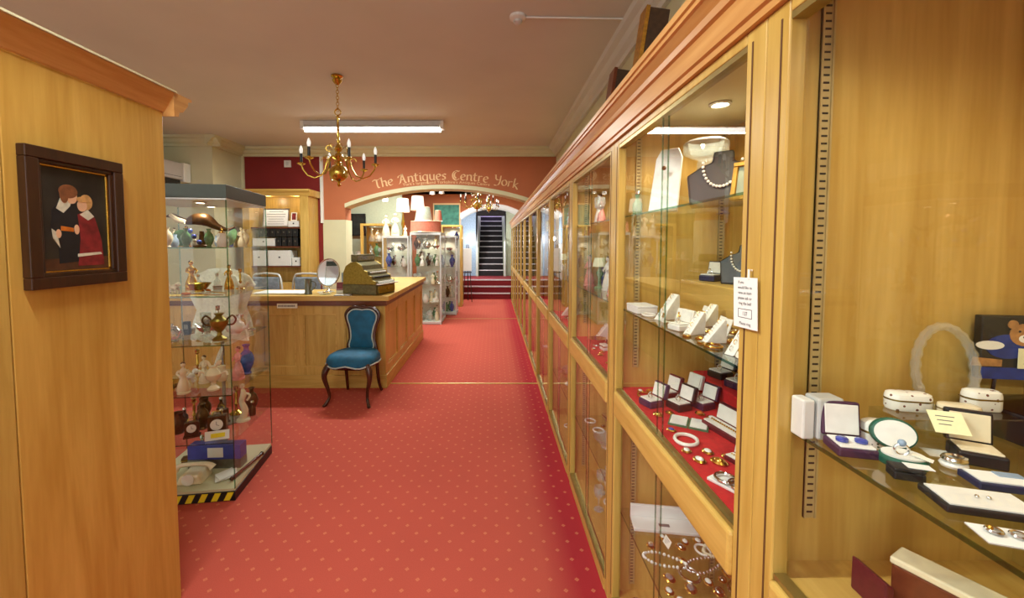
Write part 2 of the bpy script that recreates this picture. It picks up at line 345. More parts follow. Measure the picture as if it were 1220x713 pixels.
def area(x, y, z, sx, sy, e, col=(1, .96, .9), rot=(0, 0, 0)):
    L = bpy.data.lights.new('room_light', 'AREA'); L.shape = 'RECTANGLE'; L.size = sx; L.size_y = sy; L.energy = e; L.color = col
    o = bpy.data.objects.new('room_light', L); C.objects.link(o); o.location = (x, y, z); o.rotation_euler = rot
    return o
def point(x, y, z, e, col=(1, .9, .72), r=.03):
    L = bpy.data.lights.new('bare_lamp', 'POINT'); L.energy = e; L.color = col; L.shadow_soft_size = r
    o = bpy.data.objects.new('bare_lamp', L); C.objects.link(o); o.location = (x, y, z); return o

def chandelier(x, y, ztop, drop, R, arms, label, n=12, off=5):
    t = thing('chandelier', label, 'chandelier', (x, y, ztop)); k = R/.36
    MB().lathe([(.0, 0), (.05, 0), (.055, -.012), (.03, -.03), (.045, -.045), (.03, -.07), (.012, -.085), (0, -.09)], 18).build('ceiling_rose', 'brass', t, True)
    zb = -drop
    ch = MB(); z = -.08; i = 0
    while z > zb+.69*k+.02:
        ch.ring((0, 0, z-.014), .013, .0028, 10, 5, 'x' if i % 2 else 'y', 1.3); z -= .027; i += 1
    ch.build('chain', 'brass', t, True)
    MB().ring((0, 0, zb+.685*k), .03*k, .006*k, 16, 6, 'y').build('hanging_loop', 'brass', t, True)
    MB().lathe([(r*k, zb+h*k) for r, h in [(0, -.05), (.012, -.045), (.022, -.03), (.01, -.012), (.02, 0), (.055, .015), (.085, .05), (.092, .085), (.085, .12), (.055, .155), (.024, .17), (.03, .185), (.016, .2), (.03, .225), (.042, .25), (.03, .28), (.014, .29), (.03, .305), (.04, .33), (.02, .36), (.011, .38), (.018, .4), (.013, .42), (.013, .5), (.019, .51), (.012, .52), (.012, .62), (.018, .635), (.008, .65), (0, .655)]], 22).build('stem', 'brass', t, True)
    for j in range(arms):
        a = 2*PI*j/arms+math.radians(off); c, s = math.cos(a), math.sin(a)
        prof = [(.02, .22), (.07, .25), (.11, .21), (.13, .13), (.17, .06), (.235, .035), (.30, .06), (.345, .12), (.36, .165)]
        pts = []
        for q in range(len(prof)-1):
            for f in (0, .5): pts.append((prof[q][0]*(1-f)+prof[q+1][0]*f, prof[q][1]*(1-f)+prof[q+1][1]*f))
        pts.append(prof[-1])
        ar = MB().tube([(r*k*c, r*k*s, zb+h*k) for r, h in pts], .007*k, 7)
        sc = [(.13+.045*math.cos(u)*(1-u/9), .2+.045*math.sin(u)*(1-u/9)) for u in [i*.6 for i in range(11)]]
        ar.tube([(r*k*c, r*k*s, zb+h*k) for r, h in sc], .004*k, 5)
        sc = [(.09+.03*math.cos(u), .33+.03*math.sin(u)) for u in [i*.7-2 for i in range(8)]]
        ar.tube([(r*k*c, r*k*s, zb+h*k) for r, h in sc], .004*k, 5)
        arm = ar.build('arm', 'brass', t, True); cx, cy = .36*k*c, .36*k*s; z0 = zb+.165*k
        MB().lathe([(0, z0-.01), (.012, z0-.008), (.04*k, z0+.006), (.042*k, z0+.012), (.012, z0+.008), (.016, z0+.02), (.012, z0+.024)], 14, (cx, cy, 0)).build('drip_pan', 'brass', arm, True)
        MB().lathe([(.0125, z0+.02), (.0125, z0+.1), (.008, z0+.104)], 12, (cx, cy, 0)).build('candle_sleeve', 'candle_black', arm, True)
        MB().lathe([(.009, z0+.1), (.015, z0+.12), (.016, z0+.135), (.010, z0+.16), (0, z0+.178)], 12, (cx, cy, 0)).build('bulb', 'bulb_glow', arm, True)
    return t
chandelier(-1.43, 3.9, CZ, .97, .335, 6, 'brass six-armed chandelier with dark candle sleeves hanging above the blue chair')
chandelier(-.35, 9.3, 3.0, .68, .36, 8, 'bright brass chandelier hanging beyond the arch, left of the stairs')
chandelier(-.1, 10.6, 3.0, .62, .26, 6, 'smaller dark brass chandelier hanging just in front of the stair arch', off=20)

# arch lettering: broad-nib uncial letters, one mesh for each word
def arc(cx, cy, rx, ry, a0, a1, n=14): return [(cx+rx*math.cos(math.radians(a0+(a1-a0)*i/n)), cy+ry*math.sin(math.radians(a0+(a1-a0)*i/n))) for i in range(n+1)]
GL = {  # advance, strokes ; x-height .62, capitals 1
 'T': (.62, [[(.0, .80), (.08, .92), (.22, .9), (.4, .84), (.58, .9), (.64, .98)], [(.32, .86), (.30, .3), (.34, .06), (.46, .02)]]),
 'h': (.52, [[(.1, 1.0), (.1, .02)], [(.1, .45), (.22, .6), (.36, .58), (.42, .4), (.40, .12), (.47, .0)]]),
 'e': (.48, [arc(.26, .31, .19, .3, 60, 310), [(.35, .57), (.42, .44), (.30, .34), (.08, .30)]]),
 'A': (.72, [[(.0, .62), (.06, .8), (.22, .84), (.36, .98)], [(.34, .98), (.12, .05), (.02, .0)], [(.34, .98), (.52, .08), (.62, .0)], [(.16, .36), (.46, .38)]]),
 'n': (.54, [[(.04, .56), (.1, .6), (.1, .02)], [(.1, .45), (.24, .6), (.38, .58), (.43, .4), (.42, .1), (.49, .0)]]),
 't': (.40, [[(.16, .84), (.14, .2), (.2, .02), (.34, .05)], [(.0, .60), (.34, .62)]]),
 'i': (.26, [[(.06, .56), (.12, .6), (.12, .08), (.2, .0)], [(.10, .78), (.15, .83)]]),
 'q': (.54, [arc(.24, .31, .19, .3, 60, 330), [(.42, .62), (.42, -.28), (.5, -.34)]]),
 'u': (.54, [[(.04, .58), (.1, .6), (.1, .2), (.18, .02), (.32, .04), (.42, .2)], [(.42, .6), (.42, .06), (.5, .0)]]),
 's': (.42, [[(.36, .54), (.24, .62), (.1, .54), (.12, .4), (.28, .3), (.32, .14), (.2, .02), (.04, .08)]]),
 'C': (.66, [arc(.36, .48, .30, .48, 55, 318, 20), [(.52, .88), (.6, .98)], arc(.44, .5, .24, .34, 100, 250, 10)]),
 'r': (.42, [[(.04, .56), (.1, .6), (.1, .02)], [(.1, .42), (.22, .6), (.36, .56)]]),
 'Y': (.62, [[(.02, .92), (.1, .98), (.14, .6), (.26, .46), (.44, .52)], [(.5, .96), (.5, .3), (.42, .0), (.22, -.14), (.08, -.08)]]),
 'o': (.50, [arc(.24, .31, .19, .3, 90, 450, 20)]),
 'k': (.52, [[(.1, 1.0), (.1, .02)], [(.4, .6), (.14, .3), (.3, .16), (.46, -.06)]])}
def lettering(words, total, R, zc, y, size, name, label, nib=.085):
    adv = sum(GL[c][0] for w_ in words for c in w_)+.42*(len(words)-1); k = total/adv; t = thing('wall_lettering', label, 'sign', (ACX+.03, y, zc)); x = -total/2
    nx, ny = nib*.9, nib*.55
    for w_ in words:
        b = MB()
        for c in w_:
            a_, st = GL[c]
            for s_ in st:
                for p, q in zip(s_, s_[1:]):
                    quad = [(p[0]-nx/2, p[1]-ny/2), (q[0]-nx/2, q[1]-ny/2), (q[0]+nx/2, q[1]+ny/2), (p[0]+nx/2, p[1]+ny/2)]
                    ar = sum(quad[m][0]*quad[(m+1) % 4][1]-quad[(m+1) % 4][0]*quad[m][1] for m in range(4))
                    d = .018; L = math.hypot(q[0]-p[0], q[1]-p[1]) or 1; ox, oz = -(q[1]-p[1])/L*d, (q[0]-p[0])/L*d
                    sg = 1 if ar < 0 else -1
                    quad = [(quad[0][0]+ox*sg, quad[0][1]+oz*sg), (quad[1][0]+ox*sg, quad[1][1]+oz*sg), (quad[2][0]-ox*sg, quad[2][1]-oz*sg), (quad[3][0]-ox*sg, quad[3][1]-oz*sg)]
                    P3 = []
                    for (u, v) in quad:
                        U = x+u*k; V = v*size; P3.append(((R+V)*math.sin(U/R), (R+V)*math.cos(U/R)-R))
                    b.prism(P3, -.008, -.001)
            x += a_*k
        b.build('word', 'sign_gold', t); x += .42*k
lettering(['The', 'Antiques', 'Centre', 'York'], 2.36, AR+.11, AZP+.11, AY, .155, 'wall_lettering', 'gold uncial lettering reading The Antiques Centre York curved above the arch')
vs, fs = textmesh("York's largest and Yorkshire's Antiques Centre", .066, bend=AR+.05, depth=.001)
w_ = max(v[0] for v in vs)-min(v[0] for v in vs)
tag(MB().add([(v[0]*1.42/w_+ACX+.03, AY-.003-v[2], AZP+.052+v[1]) for v in vs], fs).build('wall_lettering_line', 'sign_gold'), 'small faint gold line of lettering beneath the shop name above the arch', 'sign')

# air conditioner on the left wall
t = thing('air_conditioner', 'grey and white wall unit high on the left wall above the glass tower', 'air conditioner', (LX, 0, 0))
BX(0, .42, 5.2, 5.95, 2.46, 2.70).build('casing', 'ac_grey', t, bevel=.02); BX(.0, .421, 5.951, 6.09, 2.44, 2.71).build('end_cap', 'white_plastic', t, bevel=.01)
BX(.0, .40, 5.2, 5.9, 2.36, 2.455).build('air_outlet', 'black_plastic', t); BX(.421, .425, 5.25, 5.9, 2.5, 2.505).build('trim_line', 'black_plastic', t)

# ------------------------------------------------------------------ wooden cabinet on the left with the framed picture
XL = -1.38; t = thing('tall_wooden_cabinet', 'pale oak cabinet side filling the left foreground, under a reddish cornice board', 'cabinet', (0, 0, 0))
BX(-2.0, XL-.012, .35, 1.75, 0, 2.115).build('carcass', 'panel_oak', t)
BX(XL-.012, XL, 1.183, 1.765, .0, 2.115).build('side_panel', 'panel_oak', t, bevel=.002); BX(XL-.012, XL, .35, 1.179, .0, 2.115).build('side_panel', 'olive_oak', t, bevel=.002)
MB().prism([(XL-.01, 2.118), (XL+.008, 2.118), (XL+.05, 2.185), (XL+.055, 2.195), (XL-.01, 2.195)], .35, 1.765, 'y').build('cornice_board', 'cornice_wood', t)
MB().prism([(XL-.01, 2.196), (XL+.062, 2.196), (XL+.062, 2.203), (XL-.01, 2.203)], .35, 1.77, 'y').build('cornice_cap', 'cream_paint', t)
pr = [(1.765, 2.10), (1.79, 2.105), (1.795, 2.125), (1.815, 2.13), (1.845, 2.165), (1.85, 2.185), (1.87, 2.19), (1.87, 2.2), (1.765, 2.2)]
MB().prism(pr, -2.0, XL+.05, 'x').build('cornice_front', 'cornice_wood', t)
t = thing('framed_picture', 'dark framed portrait of two children in lace collars on the left panel', 'picture', (XL+.0006, 1.375, 1.645))
W2, H2 = .16, .215
def frame4(t, name, w, h, bw, d0, d1, mat, px0=0):
    b = MB()
    for (y0, y1, z0, z1) in ((-w, w, h-bw, h), (-w, w, -h, -h+bw), (-w, -w+bw, -h+bw, h-bw), (w-bw, w, -h+bw, h-bw)):
        b.prism([(y0, z0), (y1, z0), (y1, z1), (y0, z1)], d0, d1, 'x')
    return b.build(name, mat, t, bevel=.003)
frame4(t, 'outer_frame', W2, H2, .036, .0, .028, 'dark_wood'); frame4(t, 'inner_frame', W2-.034, H2-.034, .014, .0, .02, 'dark_wood'); frame4(t, 'gilt_slip', W2-.046, H2-.046, .008, .0, .012, 'gold')
canvas = BX(.0, .006, -.108, .108, -.163, .163).build('canvas', 'paint_dark', t)
def flat(pts, mat, d, par=canvas, name='painted_figure'):
    return MB().prism(pts, .0058, .0058+d, 'x').build(name, mat, par)
def ell(cx, cz, rx, rz, n=18): return [(cx+rx*math.cos(2*PI*i/n), cz+rz*math.sin(2*PI*i/n)) for i in range(n)]
flat([(-.107, -.162), (.107, -.162), (.107, -.12), (-.107, -.125)], 'paint_ground', .0006, name='painted_floor')
flat([(-.075, .03), (-.05, .06), (-.0, .055), (.012, .02), (.01, -.06), (.004, -.135), (-.06, -.14), (-.055, -.05), (-.08, -.03)], 'paint_black', .0010)
flat([(.005, .02), (.04, .035), (.065, .01), (.085, -.06), (.092, -.15), (.0, -.15), (.012, -.06)], 'paint_red', .0012)
flat([(-.062, .035), (-.045, .075), (-.01, .07), (-.018, .045), (-.04, .022)], 'paint_lace', .0014); flat([(.012, .02), (.04, .038), (.062, .016), (.04, .002)], 'paint_lace', .0016)
flat(ell(-.012, .075, .018, .022), 'skin', .0018, name='painted_face'); flat(ell(-.022, .092, .03, .022), 'hair_auburn', .0021, name='painted_hair'); flat(ell(-.036, .078, .013, .024), 'hair_auburn', .0025, name='painted_hair')
flat(ell(.022, .05, .016, .02), 'skin', .0018, name='painted_face'); flat(ell(.036, .062, .022, .026), 'hair_blond', .0016, name='painted_hair'); flat(ell(.022, .070, .019, .009), 'hair_blond', .0026, name='painted_hair')
flat(ell(-.058, -.045, .008, .014), 'skin', .002, name='painted_hand'); flat(ell(.0, -.03, .008, .016), 'skin', .0024, name='painted_hand'); flat([(-.05, -.02), (-.01, -.025), (-.01, -.038), (-.05, -.035)], 'amber', .0016, name='painted_sash')
flat([(-.078, -.03), (-.064, -.04), (-.055, -.09), (-.075, -.06)], 'paint_lace', .0019, name='painted_cuff'); flat([(.0, -.11), (.08, -.105), (.085, -.113), (.0, -.12)], 'paint_lace', .0018, name='painted_hem')

# ------------------------------------------------------------------ L-shaped counter
t = thing('shop_counter', 'L-shaped golden oak sales counter with panelled front beside the aisle', 'counter', (0, 0, 0))
CX0, CX1, CY0, CY1 = -3.9, -1.157, 4.44, 6.8
BX(CX0, CX1-.02, CY0+.02, 4.98, .1, .93).build('body', 'oak', t); BX(-1.75, CX1-.02, 4.98, CY1, .1, .93).build('body', 'oak_y', t)
top = MB().prism([(CX0, CY0-.055), (CX1+.055, CY0-.055), (CX1+.055, CY1+.05), (-1.8, CY1+.05), (-1.8, 5.02), (CX0, 5.02)], .955, 1.01, 'z').build('countertop', 'oak_x', t, bevel=.006)
MB().prism([(CX0, CY0-.02), (CX1+.02, CY0-.02), (CX1+.02, CY1+.02), (-1.78, CY1+.02), (-1.78, 5.0), (CX0, 5.0)], .90, .9545, 'z').build('top_moulding', 'tread_wood', t)
BX(CX0, CX1+.012, CY0-.012, CY0+.03, 0, .14).build('plinth', 'oak_x', t, bevel=.004); BX(CX1-.03, CX1+.012, CY0+.03, CY1, 0, .14).build('plinth', 'oak_y', t, bevel=.004)
def face(t, a, b, fixed, axis, n, z0=.14, z1=.90):
    st = .085; pw = (b-a-st*(n+1))/n; fr = MB()
    def put(m, u0, u1, d0, d1, za, zb):
        if axis == 'x': m.box(u0, u1, fixed+d0, fixed+d1, za, zb)
        else: m.box(fixed-d1, fixed-d0, u0, u1, za, zb)
    put(fr, a, b, 0, .022, z1-.09, z1); put(fr, a, b, 0, .022, z0, z0+.09)
    for i in range(n+1): put(fr, a+i*(pw+st), a+i*(pw+st)+st, 0, .022, z0+.09, z1-.09)
    fr.build('face_frame', 'oak' , t, bevel=.002)
    for i in range(n):
        u0 = a+st+i*(pw+st); u1 = u0+pw
        p = MB(); put(p, u0+.001, u1-.001, .016, .03, z0+.091, z1-.091); p = p.build('panel', 'olive_oak' if axis == 'x' else 'oak', t)
        m = MB()
        for (x0, x1, za, zb) in ((u0, u1, z0+.09, z0+.105), (u0, u1, z1-.105, z1-.09), (u0, u0+.014, z0+.105, z1-.105), (u1-.014, u1, z0+.105, z1-.105)): put(m, x0, x1, .004, .0159, za, zb)
        m.build('bead', 'oak_x' if axis == 'x' else 'oak_y', p)
face(t, CX0, CX1, CY0, 'x', 6); face(t, CY0+.022, CY1, CX1, 'y', 4)
px0, z0 = ony(330, 367.5, CY0-.025); px1, z1 = ony(354, 362, CY0-.025)
t2 = thing('notice_strip', 'narrow cream notice strip fixed below the counter edge', 'sign', (0, 0, 0)); BX(px0, px1, CY0-.025, CY0-.018, z0, z1).build('plate', 'card', t2)
b = MB(); r9 = random.Random(3); x = px0+.012
while x < px1-.03:
    w = r9.uniform(.004, .01); b.box(x, x+w, CY0-.0262, CY0-.025, z0+.014, z1-.014); x += w+.004
b.build('lettering', 'grey_ink', t2)

# ------------------------------------------------------------------ blue velvet chair
t = thing('velvet_chair', 'rosewood side chair with blue velvet seat and framed back by the counter', 'chair', (-1.395, 3.92, 0), math.radians(-4))
# local: front at y=0, back at y=.40 ; x across
def sm(pts, k=4):
    out = []
    for i in range(len(pts)-1):
        p0 = Vector(pts[max(0, i-1)]); p1 = Vector(pts[i]); p2 = Vector(pts[i+1]); p3 = Vector(pts[min(len(pts)-1, i+2)])
        for j in range(k):
            u = j/k; out.append(.5*((2*p1)+(p2-p0)*u+(2*p0-5*p1+4*p2-p3)*u*u+(3*p1-p0-3*p2+p3)*u**3))
    out.append(Vector(pts[-1])); return out
def lerp_r(rs, n): 
    return [rs[min(len(rs)-2, int(i/(n-1)*(len(rs)-1)))]*(1-(i/(n-1)*(len(rs)-1)) % 1 if i < n-1 else 0)+rs[min(len(rs)-1, int(i/(n-1)*(len(rs)-1))+1)]*(((i/(n-1)*(len(rs)-1)) % 1) if i < n-1 else 1) for i in range(n)]
for s in (-1, 1):
    p = sm([(s*.185, .03, .40), (s*.215, .005, .34), (s*.222, -.005, .27), (s*.195, .015, .15), (s*.188, .02, .08), (s*.205, -.005, .03), (s*.218, -.025, .012)])
    MB().tube(p, lerp_r([.030, .031, .024, .016, .013, .016, .014], len(p)), 10).ball((s*.219, -.028, .012), .017, 10, sz=.7).build('leg', 'rosewood', t, True)
    p = sm([(s*.165, .36, .41), (s*.168, .37, .25), (s*.172, .40, .10), (s*.185, .44, .012)])
    MB().tube(p, lerp_r([.02, .019, .016, .014], len(p)), 8).build('leg', 'rosewood', t, True)
# seat rail (serpentine) and cushion
def seat_out(k=1.0, n=40):
    pts = []
    for i in range(n):
        a = 2*PI*i/n; c, s = math.cos(a), math.sin(a); w = .235 if s < 0 else .235-.045*s
        ex = .5; x = math.copysign(abs(c)**ex, c)*w*k; y = .19+math.copysign(abs(s)**ex, s)*.205*k - (.02*math.cos(x/.235*PI*.5)**2 if s < 0 else 0)
        pts.append((x, y))
    return pts
def loft(rings):
    n = len(rings[0]); b = MB(); vs = [p for r in rings for p in r]
    fs = [(j*n+i, j*n+(i+1) % n, (j+1)*n+(i+1) % n, (j+1)*n+i) for j in range(len(rings)-1) for i in range(n)]
    fs.append(tuple(reversed(range(n)))); fs.append(tuple((len(rings)-1)*n+i for i in range(n))); b.add(vs, fs); return b
def drop(x): return .012*math.cos(x/.235*PI*2)
rg = [[(x*1, y, z+(drop(x) if y < .1 and z < .4 else 0)) for x, y in seat_out(k)] for k, z in ((.93, .365), (.985, .37), (1.0, .40), (.97, .41))]
loft(rg).build('seat_rail', 'rosewood', t, True)
rg = [[((x), .19+(y-.19), z) for x, y in seat_out(k)] for k, z in ((1.01, .385), (1.03, .41), (1.02, .445), (.93, .475), (.72, .492), (.4, .50), (.1, .502))]
cu = loft(rg).build('seat', 'teal_velvet', t, True)
MB().tube([(x*1.035, .19+(y-.19)*1.035, .388+(drop(x) if y < .12 else 0)) for x, y in seat_out(1.0)], .007, 6, True).build('braid', 'silver_braid', cu, True)
# back: cartouche outline in the tilted back plane
half = [(0, .455), (.07, .462), (.125, .445), (.162, .40), (.158, .345), (.138, .29), (.122, .22), (.118, .15), (.135, .09), (.13, .05), (.09, .028), (0, .032)]
hp = sm([(a, 0, b_) for a, b_ in half], 4)
out = [(p.x, p.z) for p in hp] + [(-p.x, p.z) for p in reversed(hp[1:-1])]
def bk(x, z, d=0): 
    return (x, .375+.16*(z)*.55-d+.0, .425+z)
n = len(out)
cen = (0, .24)
MB().tube([bk(x*1.08, .24+(z-.24)*1.05) for x, z in out], .0185, 8, True).build('back_frame', 'rosewood', t, True)
rings = []
for k, d in ((.99, -.012), (.98, .006), (.93, .018), (.75, .026), (.4, .03), (.05, .032)): rings.append([bk(x*k, .24+(z-.24)*k, d) for x, z in out])
bp = loft(rings).build('back_pad', 'teal_velvet', t, True)
MB().tube([bk(x*.955, .24+(z-.24)*.965, .018) for x, z in out], .007, 6, True).build('braid', 'silver_braid', bp, True)
for s in (-1, 1):
    MB().tube(sm([bk(s*.165, -.02), bk(s*.155, .03), bk(s*.145, .08)]), .018, 8).build('back_post', 'rosewood', t, True)
MB().ball(bk(0, .49), .022, 12, sx=2.2, sz=.7).build('crest', 'rosewood', t, True)

# ------------------------------------------------------------------ wall cabinet with pigeon holes on the red wall
t = thing('pigeonhole_cabinet', 'tall oak wall cabinet with pigeonholes on the red wall behind the counter', 'cabinet', (0, 0, 0))
qx0, qx1, qy = -3.87, -2.85, 6.45
def at65(px, py): return ony(px, py, qy)
BX(qx0, qx1, 6.74, AY-.001, 0, 2.36).build('back_board', 'oak', t)
for x0, x1 in ((qx0, qx0+.11), (qx1-.13, qx1)): BX(x0, x1, qy, 6.74, 0, 2.34).build('side', 'oak', t, bevel=.005)
MB().prism([(qy-.05, 2.40), (qy-.05, 2.375), (qy-.02, 2.34), (qy-.005, 2.30), (qy+.02, 2.30), (AY-.001, 2.30), (AY-.001, 2.40)], qx0-.04, qx1+.04, 'x').build('cornice', 'oak_x', t)
for z in (1.80, 1.50, 1.19): BX(qx0+.11, qx1-.13, qy+.03, 6.74, z, z+.02).build('shelf', 'tread_wood', t)
BX(qx0+.11, qx1-.13, qy+.02, 6.73, 0, .95).build('lower_panel', 'oak', t)
# box files
ix0, ix1 = qx0+.12, qx1-.14; iw = ix1-ix0
k = 0
for row, z in ((0, 1.52), (1, 1.52+.135), (2, 1.21), (3, 1.21+.135)): pass
def fbox(x0, x1, z0, z1, mat, lab, grp=None, y0=qy+.04):
    t3 = thing('file_box', lab, 'box', ((x0+x1)/2, y0, z0), 0, grp); w = (x1-x0)/2-.003
    BX(-w, w, 0, .22, 0, z1-z0-.004).build('box', mat, t3, bevel=.003)
    MB().lathe([(.012, 0), (.012, -.004), (0, -.004)], 10, (0, -.002, (z1-z0)*.55), 'y').build('finger_hole', 'black_plastic' if mat != 'black_plastic' else 'grey_metal', t3)
for j in range(7):
    fbox(ix0+.1+j*.088, ix0+.1+(j+1)*.088, 1.67, 1.80, 'black_plastic', 'black drawer box in the upper row of pigeonholes behind the counter', 'black boxes in the upper row of pigeonholes')
for j in range(4):
    fbox(ix0+.37+j*.088, ix0+.36+(j+1)*.088, 1.525, 1.665, 'black_plastic', 'black drawer box in the second row of pigeonholes, right of white box', 'black boxes in the second row of pigeonholes')
fbox(ix0, ix0+.35, 1.525, 1.65, 'white_plastic', 'low white box at the second row of pigeonholes, left of the black boxes')
fbox(ix0, ix0+.2, 1.215, 1.46, 'white_plastic', 'white card box, leftmost on the lowest pigeonhole shelf'); fbox(ix0+.235, ix0+.60, 1.215, 1.46, 'white_plastic', 'wide white card box in the middle of the lowest pigeonhole shelf'); fbox(ix0+.61, ix0+.74, 1.215, 1.35, 'white_plastic', 'small white card box, rightmost on the lowest pigeonhole shelf')
fbox(ix0+.56, ix0+.74, 1.825, 1.92, 'white_plastic', 'low white box on the top shelf below the certificate')
def pic(name, lab, cx, y, z0, w, h, mat, fm, tilt=8, rz=0, cat='picture', fw=.02):
    t3 = thing(name, lab, cat, (cx, y, z0), rz)
    b = MB(); T = Matrix.Rotation(math.radians(-tilt), 4, 'X'); b.T = T
    for (x0, x1, a, c) in ((-w/2, w/2, h-fw, h), (-w/2, w/2, 0, fw), (-w/2, -w/2+fw, fw, h-fw), (w/2-fw, w/2, fw, h-fw)): b.box(x0, x1, 0, .018, a, c)
    b.build('frame', fm, t3, bevel=.002)
    b = MB(); b.T = T; b.box(-w/2+fw, w/2-fw, .006, .014, fw, h-fw).build('print', mat, t3); return t3
def textlines(t3, w, h, n, tilt, z0=.0, mat='grey_ink', seed=1):
    r = random.Random(seed); b = MB(); b.T = Matrix.Rotation(math.radians(-tilt), 4, 'X')
    for i in range(n):
        z = h*(.82-.66*i/max(1, n-1)); ww = w*r.uniform(.25, .38); b.box(-ww, ww, .003, .0059, z, z+h*.02)
    b.build('writing', mat, t3)
p3 = pic('framed_certificate', 'white framed certificate lit in the top of the pigeonhole cabinet', ix0+.31, 6.6, 1.825, .42, .30, 'paper_white', 'silver'); textlines(p3, .42, .30, 6, 8)
p3 = pic('greeting_card', 'small red and white card beside the certificate in the pigeonhole cabinet', ix0+.62, 6.56, 1.925, .09, .13, 'paint_red', 'card', fw=.012)

# counter-top things
def onc(px, py): return onz(px, py, 1.01)
x, y = onc(368, 350.5)
t = thing('pewter_mug', 'grey pewter mug with handle standing on the counter edge', 'mug', (x, 4.55, 1.01))
MB().lathe([(0, 0), (.04, 0), (.042, .01), (.036, .02), (.036, .16), (.04, .168), (.034, .168), (.032, .03), (0, .03)], 18).build('body', 'pewter', t, True); MB().tube(sm([(.035, 0, .14), (.075, 0, .13), (.08, 0, .08), (.036, 0, .04)]), .006, 6).build('handle', 'pewter', t, True)
t = thing('paper_stack', 'long white sheets of paper spread on the counter, left of pewter mug', 'papers', (-2.36, 4.66, 1.01)); 
for k, (dx, dz, r) in enumerate(((0, 0, .0), (.02, .005, .02), (-.01, .01, -.015))): MB().rbox((dx, 0, .003+dz), (.52, .3, .004), (0, 0, r)).build('sheet', 'paper_white', t)
t = thing('table_mirror', 'oval table mirror in a silver rim standing on the counter', 'mirror', (-1.87, 4.72, 1.01), math.radians(6))
MB().lathe([(0, 0), (.07, 0), (.07, .008), (.03, .02), (.012, .035), (.01, .06), (0, .06)], 18).build('base', 'silver', t, True)
T = Matrix.Translation((0, 0, .225)) @ Matrix.Rotation(math.radians(-10), 4, 'X')
b = MB(); b.T = T; b.lathe([(0, -.006), (.108, -.006), (.108, .004), (0, .004)], 36, axis='y', sx=1, sy=1)
def oval(b, rx, rz, y0, y1, n=40): return b.prism([(rx*math.cos(2*PI*i/n), rz*math.sin(2*PI*i/n)) for i in range(n)], y0, y1)
b = MB(); b.T = T; oval(b, .115, .15, -.004, .004).build('mirror_glass', 'mirror_silver', t); b = MB(); b.T = T; b.tube([(.12*math.cos(2*PI*i/40), 0, .155*math.sin(2*PI*i/40)) for i in range(40)], .009, 8, True).build('rim', 'silver', t, True)
# cash register
t = thing('cash_register', 'antique brass cash register with curved front on the counter corner', 'cash register', (-1.37, 4.66, 1.0103), math.radians(72)); t.scale = (.9, 1.12, 1.06)
w = .20
MB().prism([(-.17, 0), (.21, 0), (.21, .105), (-.17, .105)], -w-.01, w+.01, 'x').build('drawer_case', 'register_metal', t, bevel=.006)
BX(-w+.02, w-.02, -.185, -.171, .015, .09).build('drawer', 'old_brass', t, bevel=.003)
MB().lathe([(.012, 0), (.012, -.02), (0, -.022)], 10, (0, -.185, .055), 'y').build('drawer_pull', 'brass', t, True)
pf = [(-.17, .105), (-.165, .14), (-.13, .15), (-.12, .19), (-.085, .20), (-.075, .24), (-.035, .25), (-.01, .30), (.05, .335), (.11, .33), (.17, .29), (.20, .22), (.205, .105)]
MB().prism(pf, -w, w, 'x').build('body', 'register_metal', t, bevel=.008)
for s in (-1, 1): MB().prism([(a, b_+.001) for a, b_ in pf], s*w, s*(w+.012), 'x').build('side_plate', 'old_brass', t, bevel=.003)
BX(-w+.01, w-.01, .05, .12, .335, .41).build('indicator_box', 'register_metal', t, bevel=.006); BX(-w+.03, w-.03, .045, .0505, .35, .395).build('indicator_window', 'crystal', t)
for r_ in range(3):
    for j in range(8): 
        MB().lathe([(.0085, 0), (.0085, -.022), (0, -.024)], 8, (-.15+.043*j, -.165+.044*r_, .13+.048*r_), 'y').build('key', 'porcelain' if r_ != 1 else 'black_plastic', t, True)
BX(-.2, .2, -.215, -.17, .105, .117).build('marble_ledge', 'porcelain', t, bevel=.003)
t = thing('price_card_stand', 'small blue and white card standing between the mirror and cash register', 'card', (-1.70, 4.80, 1.01)); BX(-.05, .05, 0, .004, .06, .22).build('card', 'pale_blue', t); BX(-.05, .05, 0, .05, 0, .012).build('foot', 'white_plastic', t, bevel=.002); BX(-.006, .006, 0, .006, .012, .06).build('post', 'white_plastic', t)
t = thing('leaflet_holder', 'small red and white leaflet holder in front of blue card on the counter', 'leaflet holder', (-1.70, 4.60, 1.01), .2); BX(-.04, .04, 0, .03, 0, .05).build('holder', 'white_plastic', t, bevel=.003); MB().rbox((0, .01, .08), (.07, .006, .09), (-.2, 0, 0)).build('leaflet', 'paint_red', t)
t = thing('glass_dish', 'low glass dish on the counter below the oval mirror', 'dish', (-1.83, 4.52, 1.01)); MB().lathe([(0, 0), (.05, 0), (.085, .03), (.08, .03), (.045, .006), (0, .006)], 20).build('bowl', 'crystal', t, True)
for dx, dy in ((0, 0), (.025, .01), (-.02, .015)): MB().ball((dx, dy, .018), .013, 8).build('sweet', 'gold', t, True)
t = thing('spectacle_case', 'thin grey tray of papers lying on the counter before the cash register', 'tray', (-1.60, 4.42, 1.01), .05); BX(-.09, .09, -.03, .04, 0, .008).build('tray', 'pewter', t, bevel=.002); BX(-.08, .08, -.025, .035, .008, .011).build('paper', 'paper_white', t)
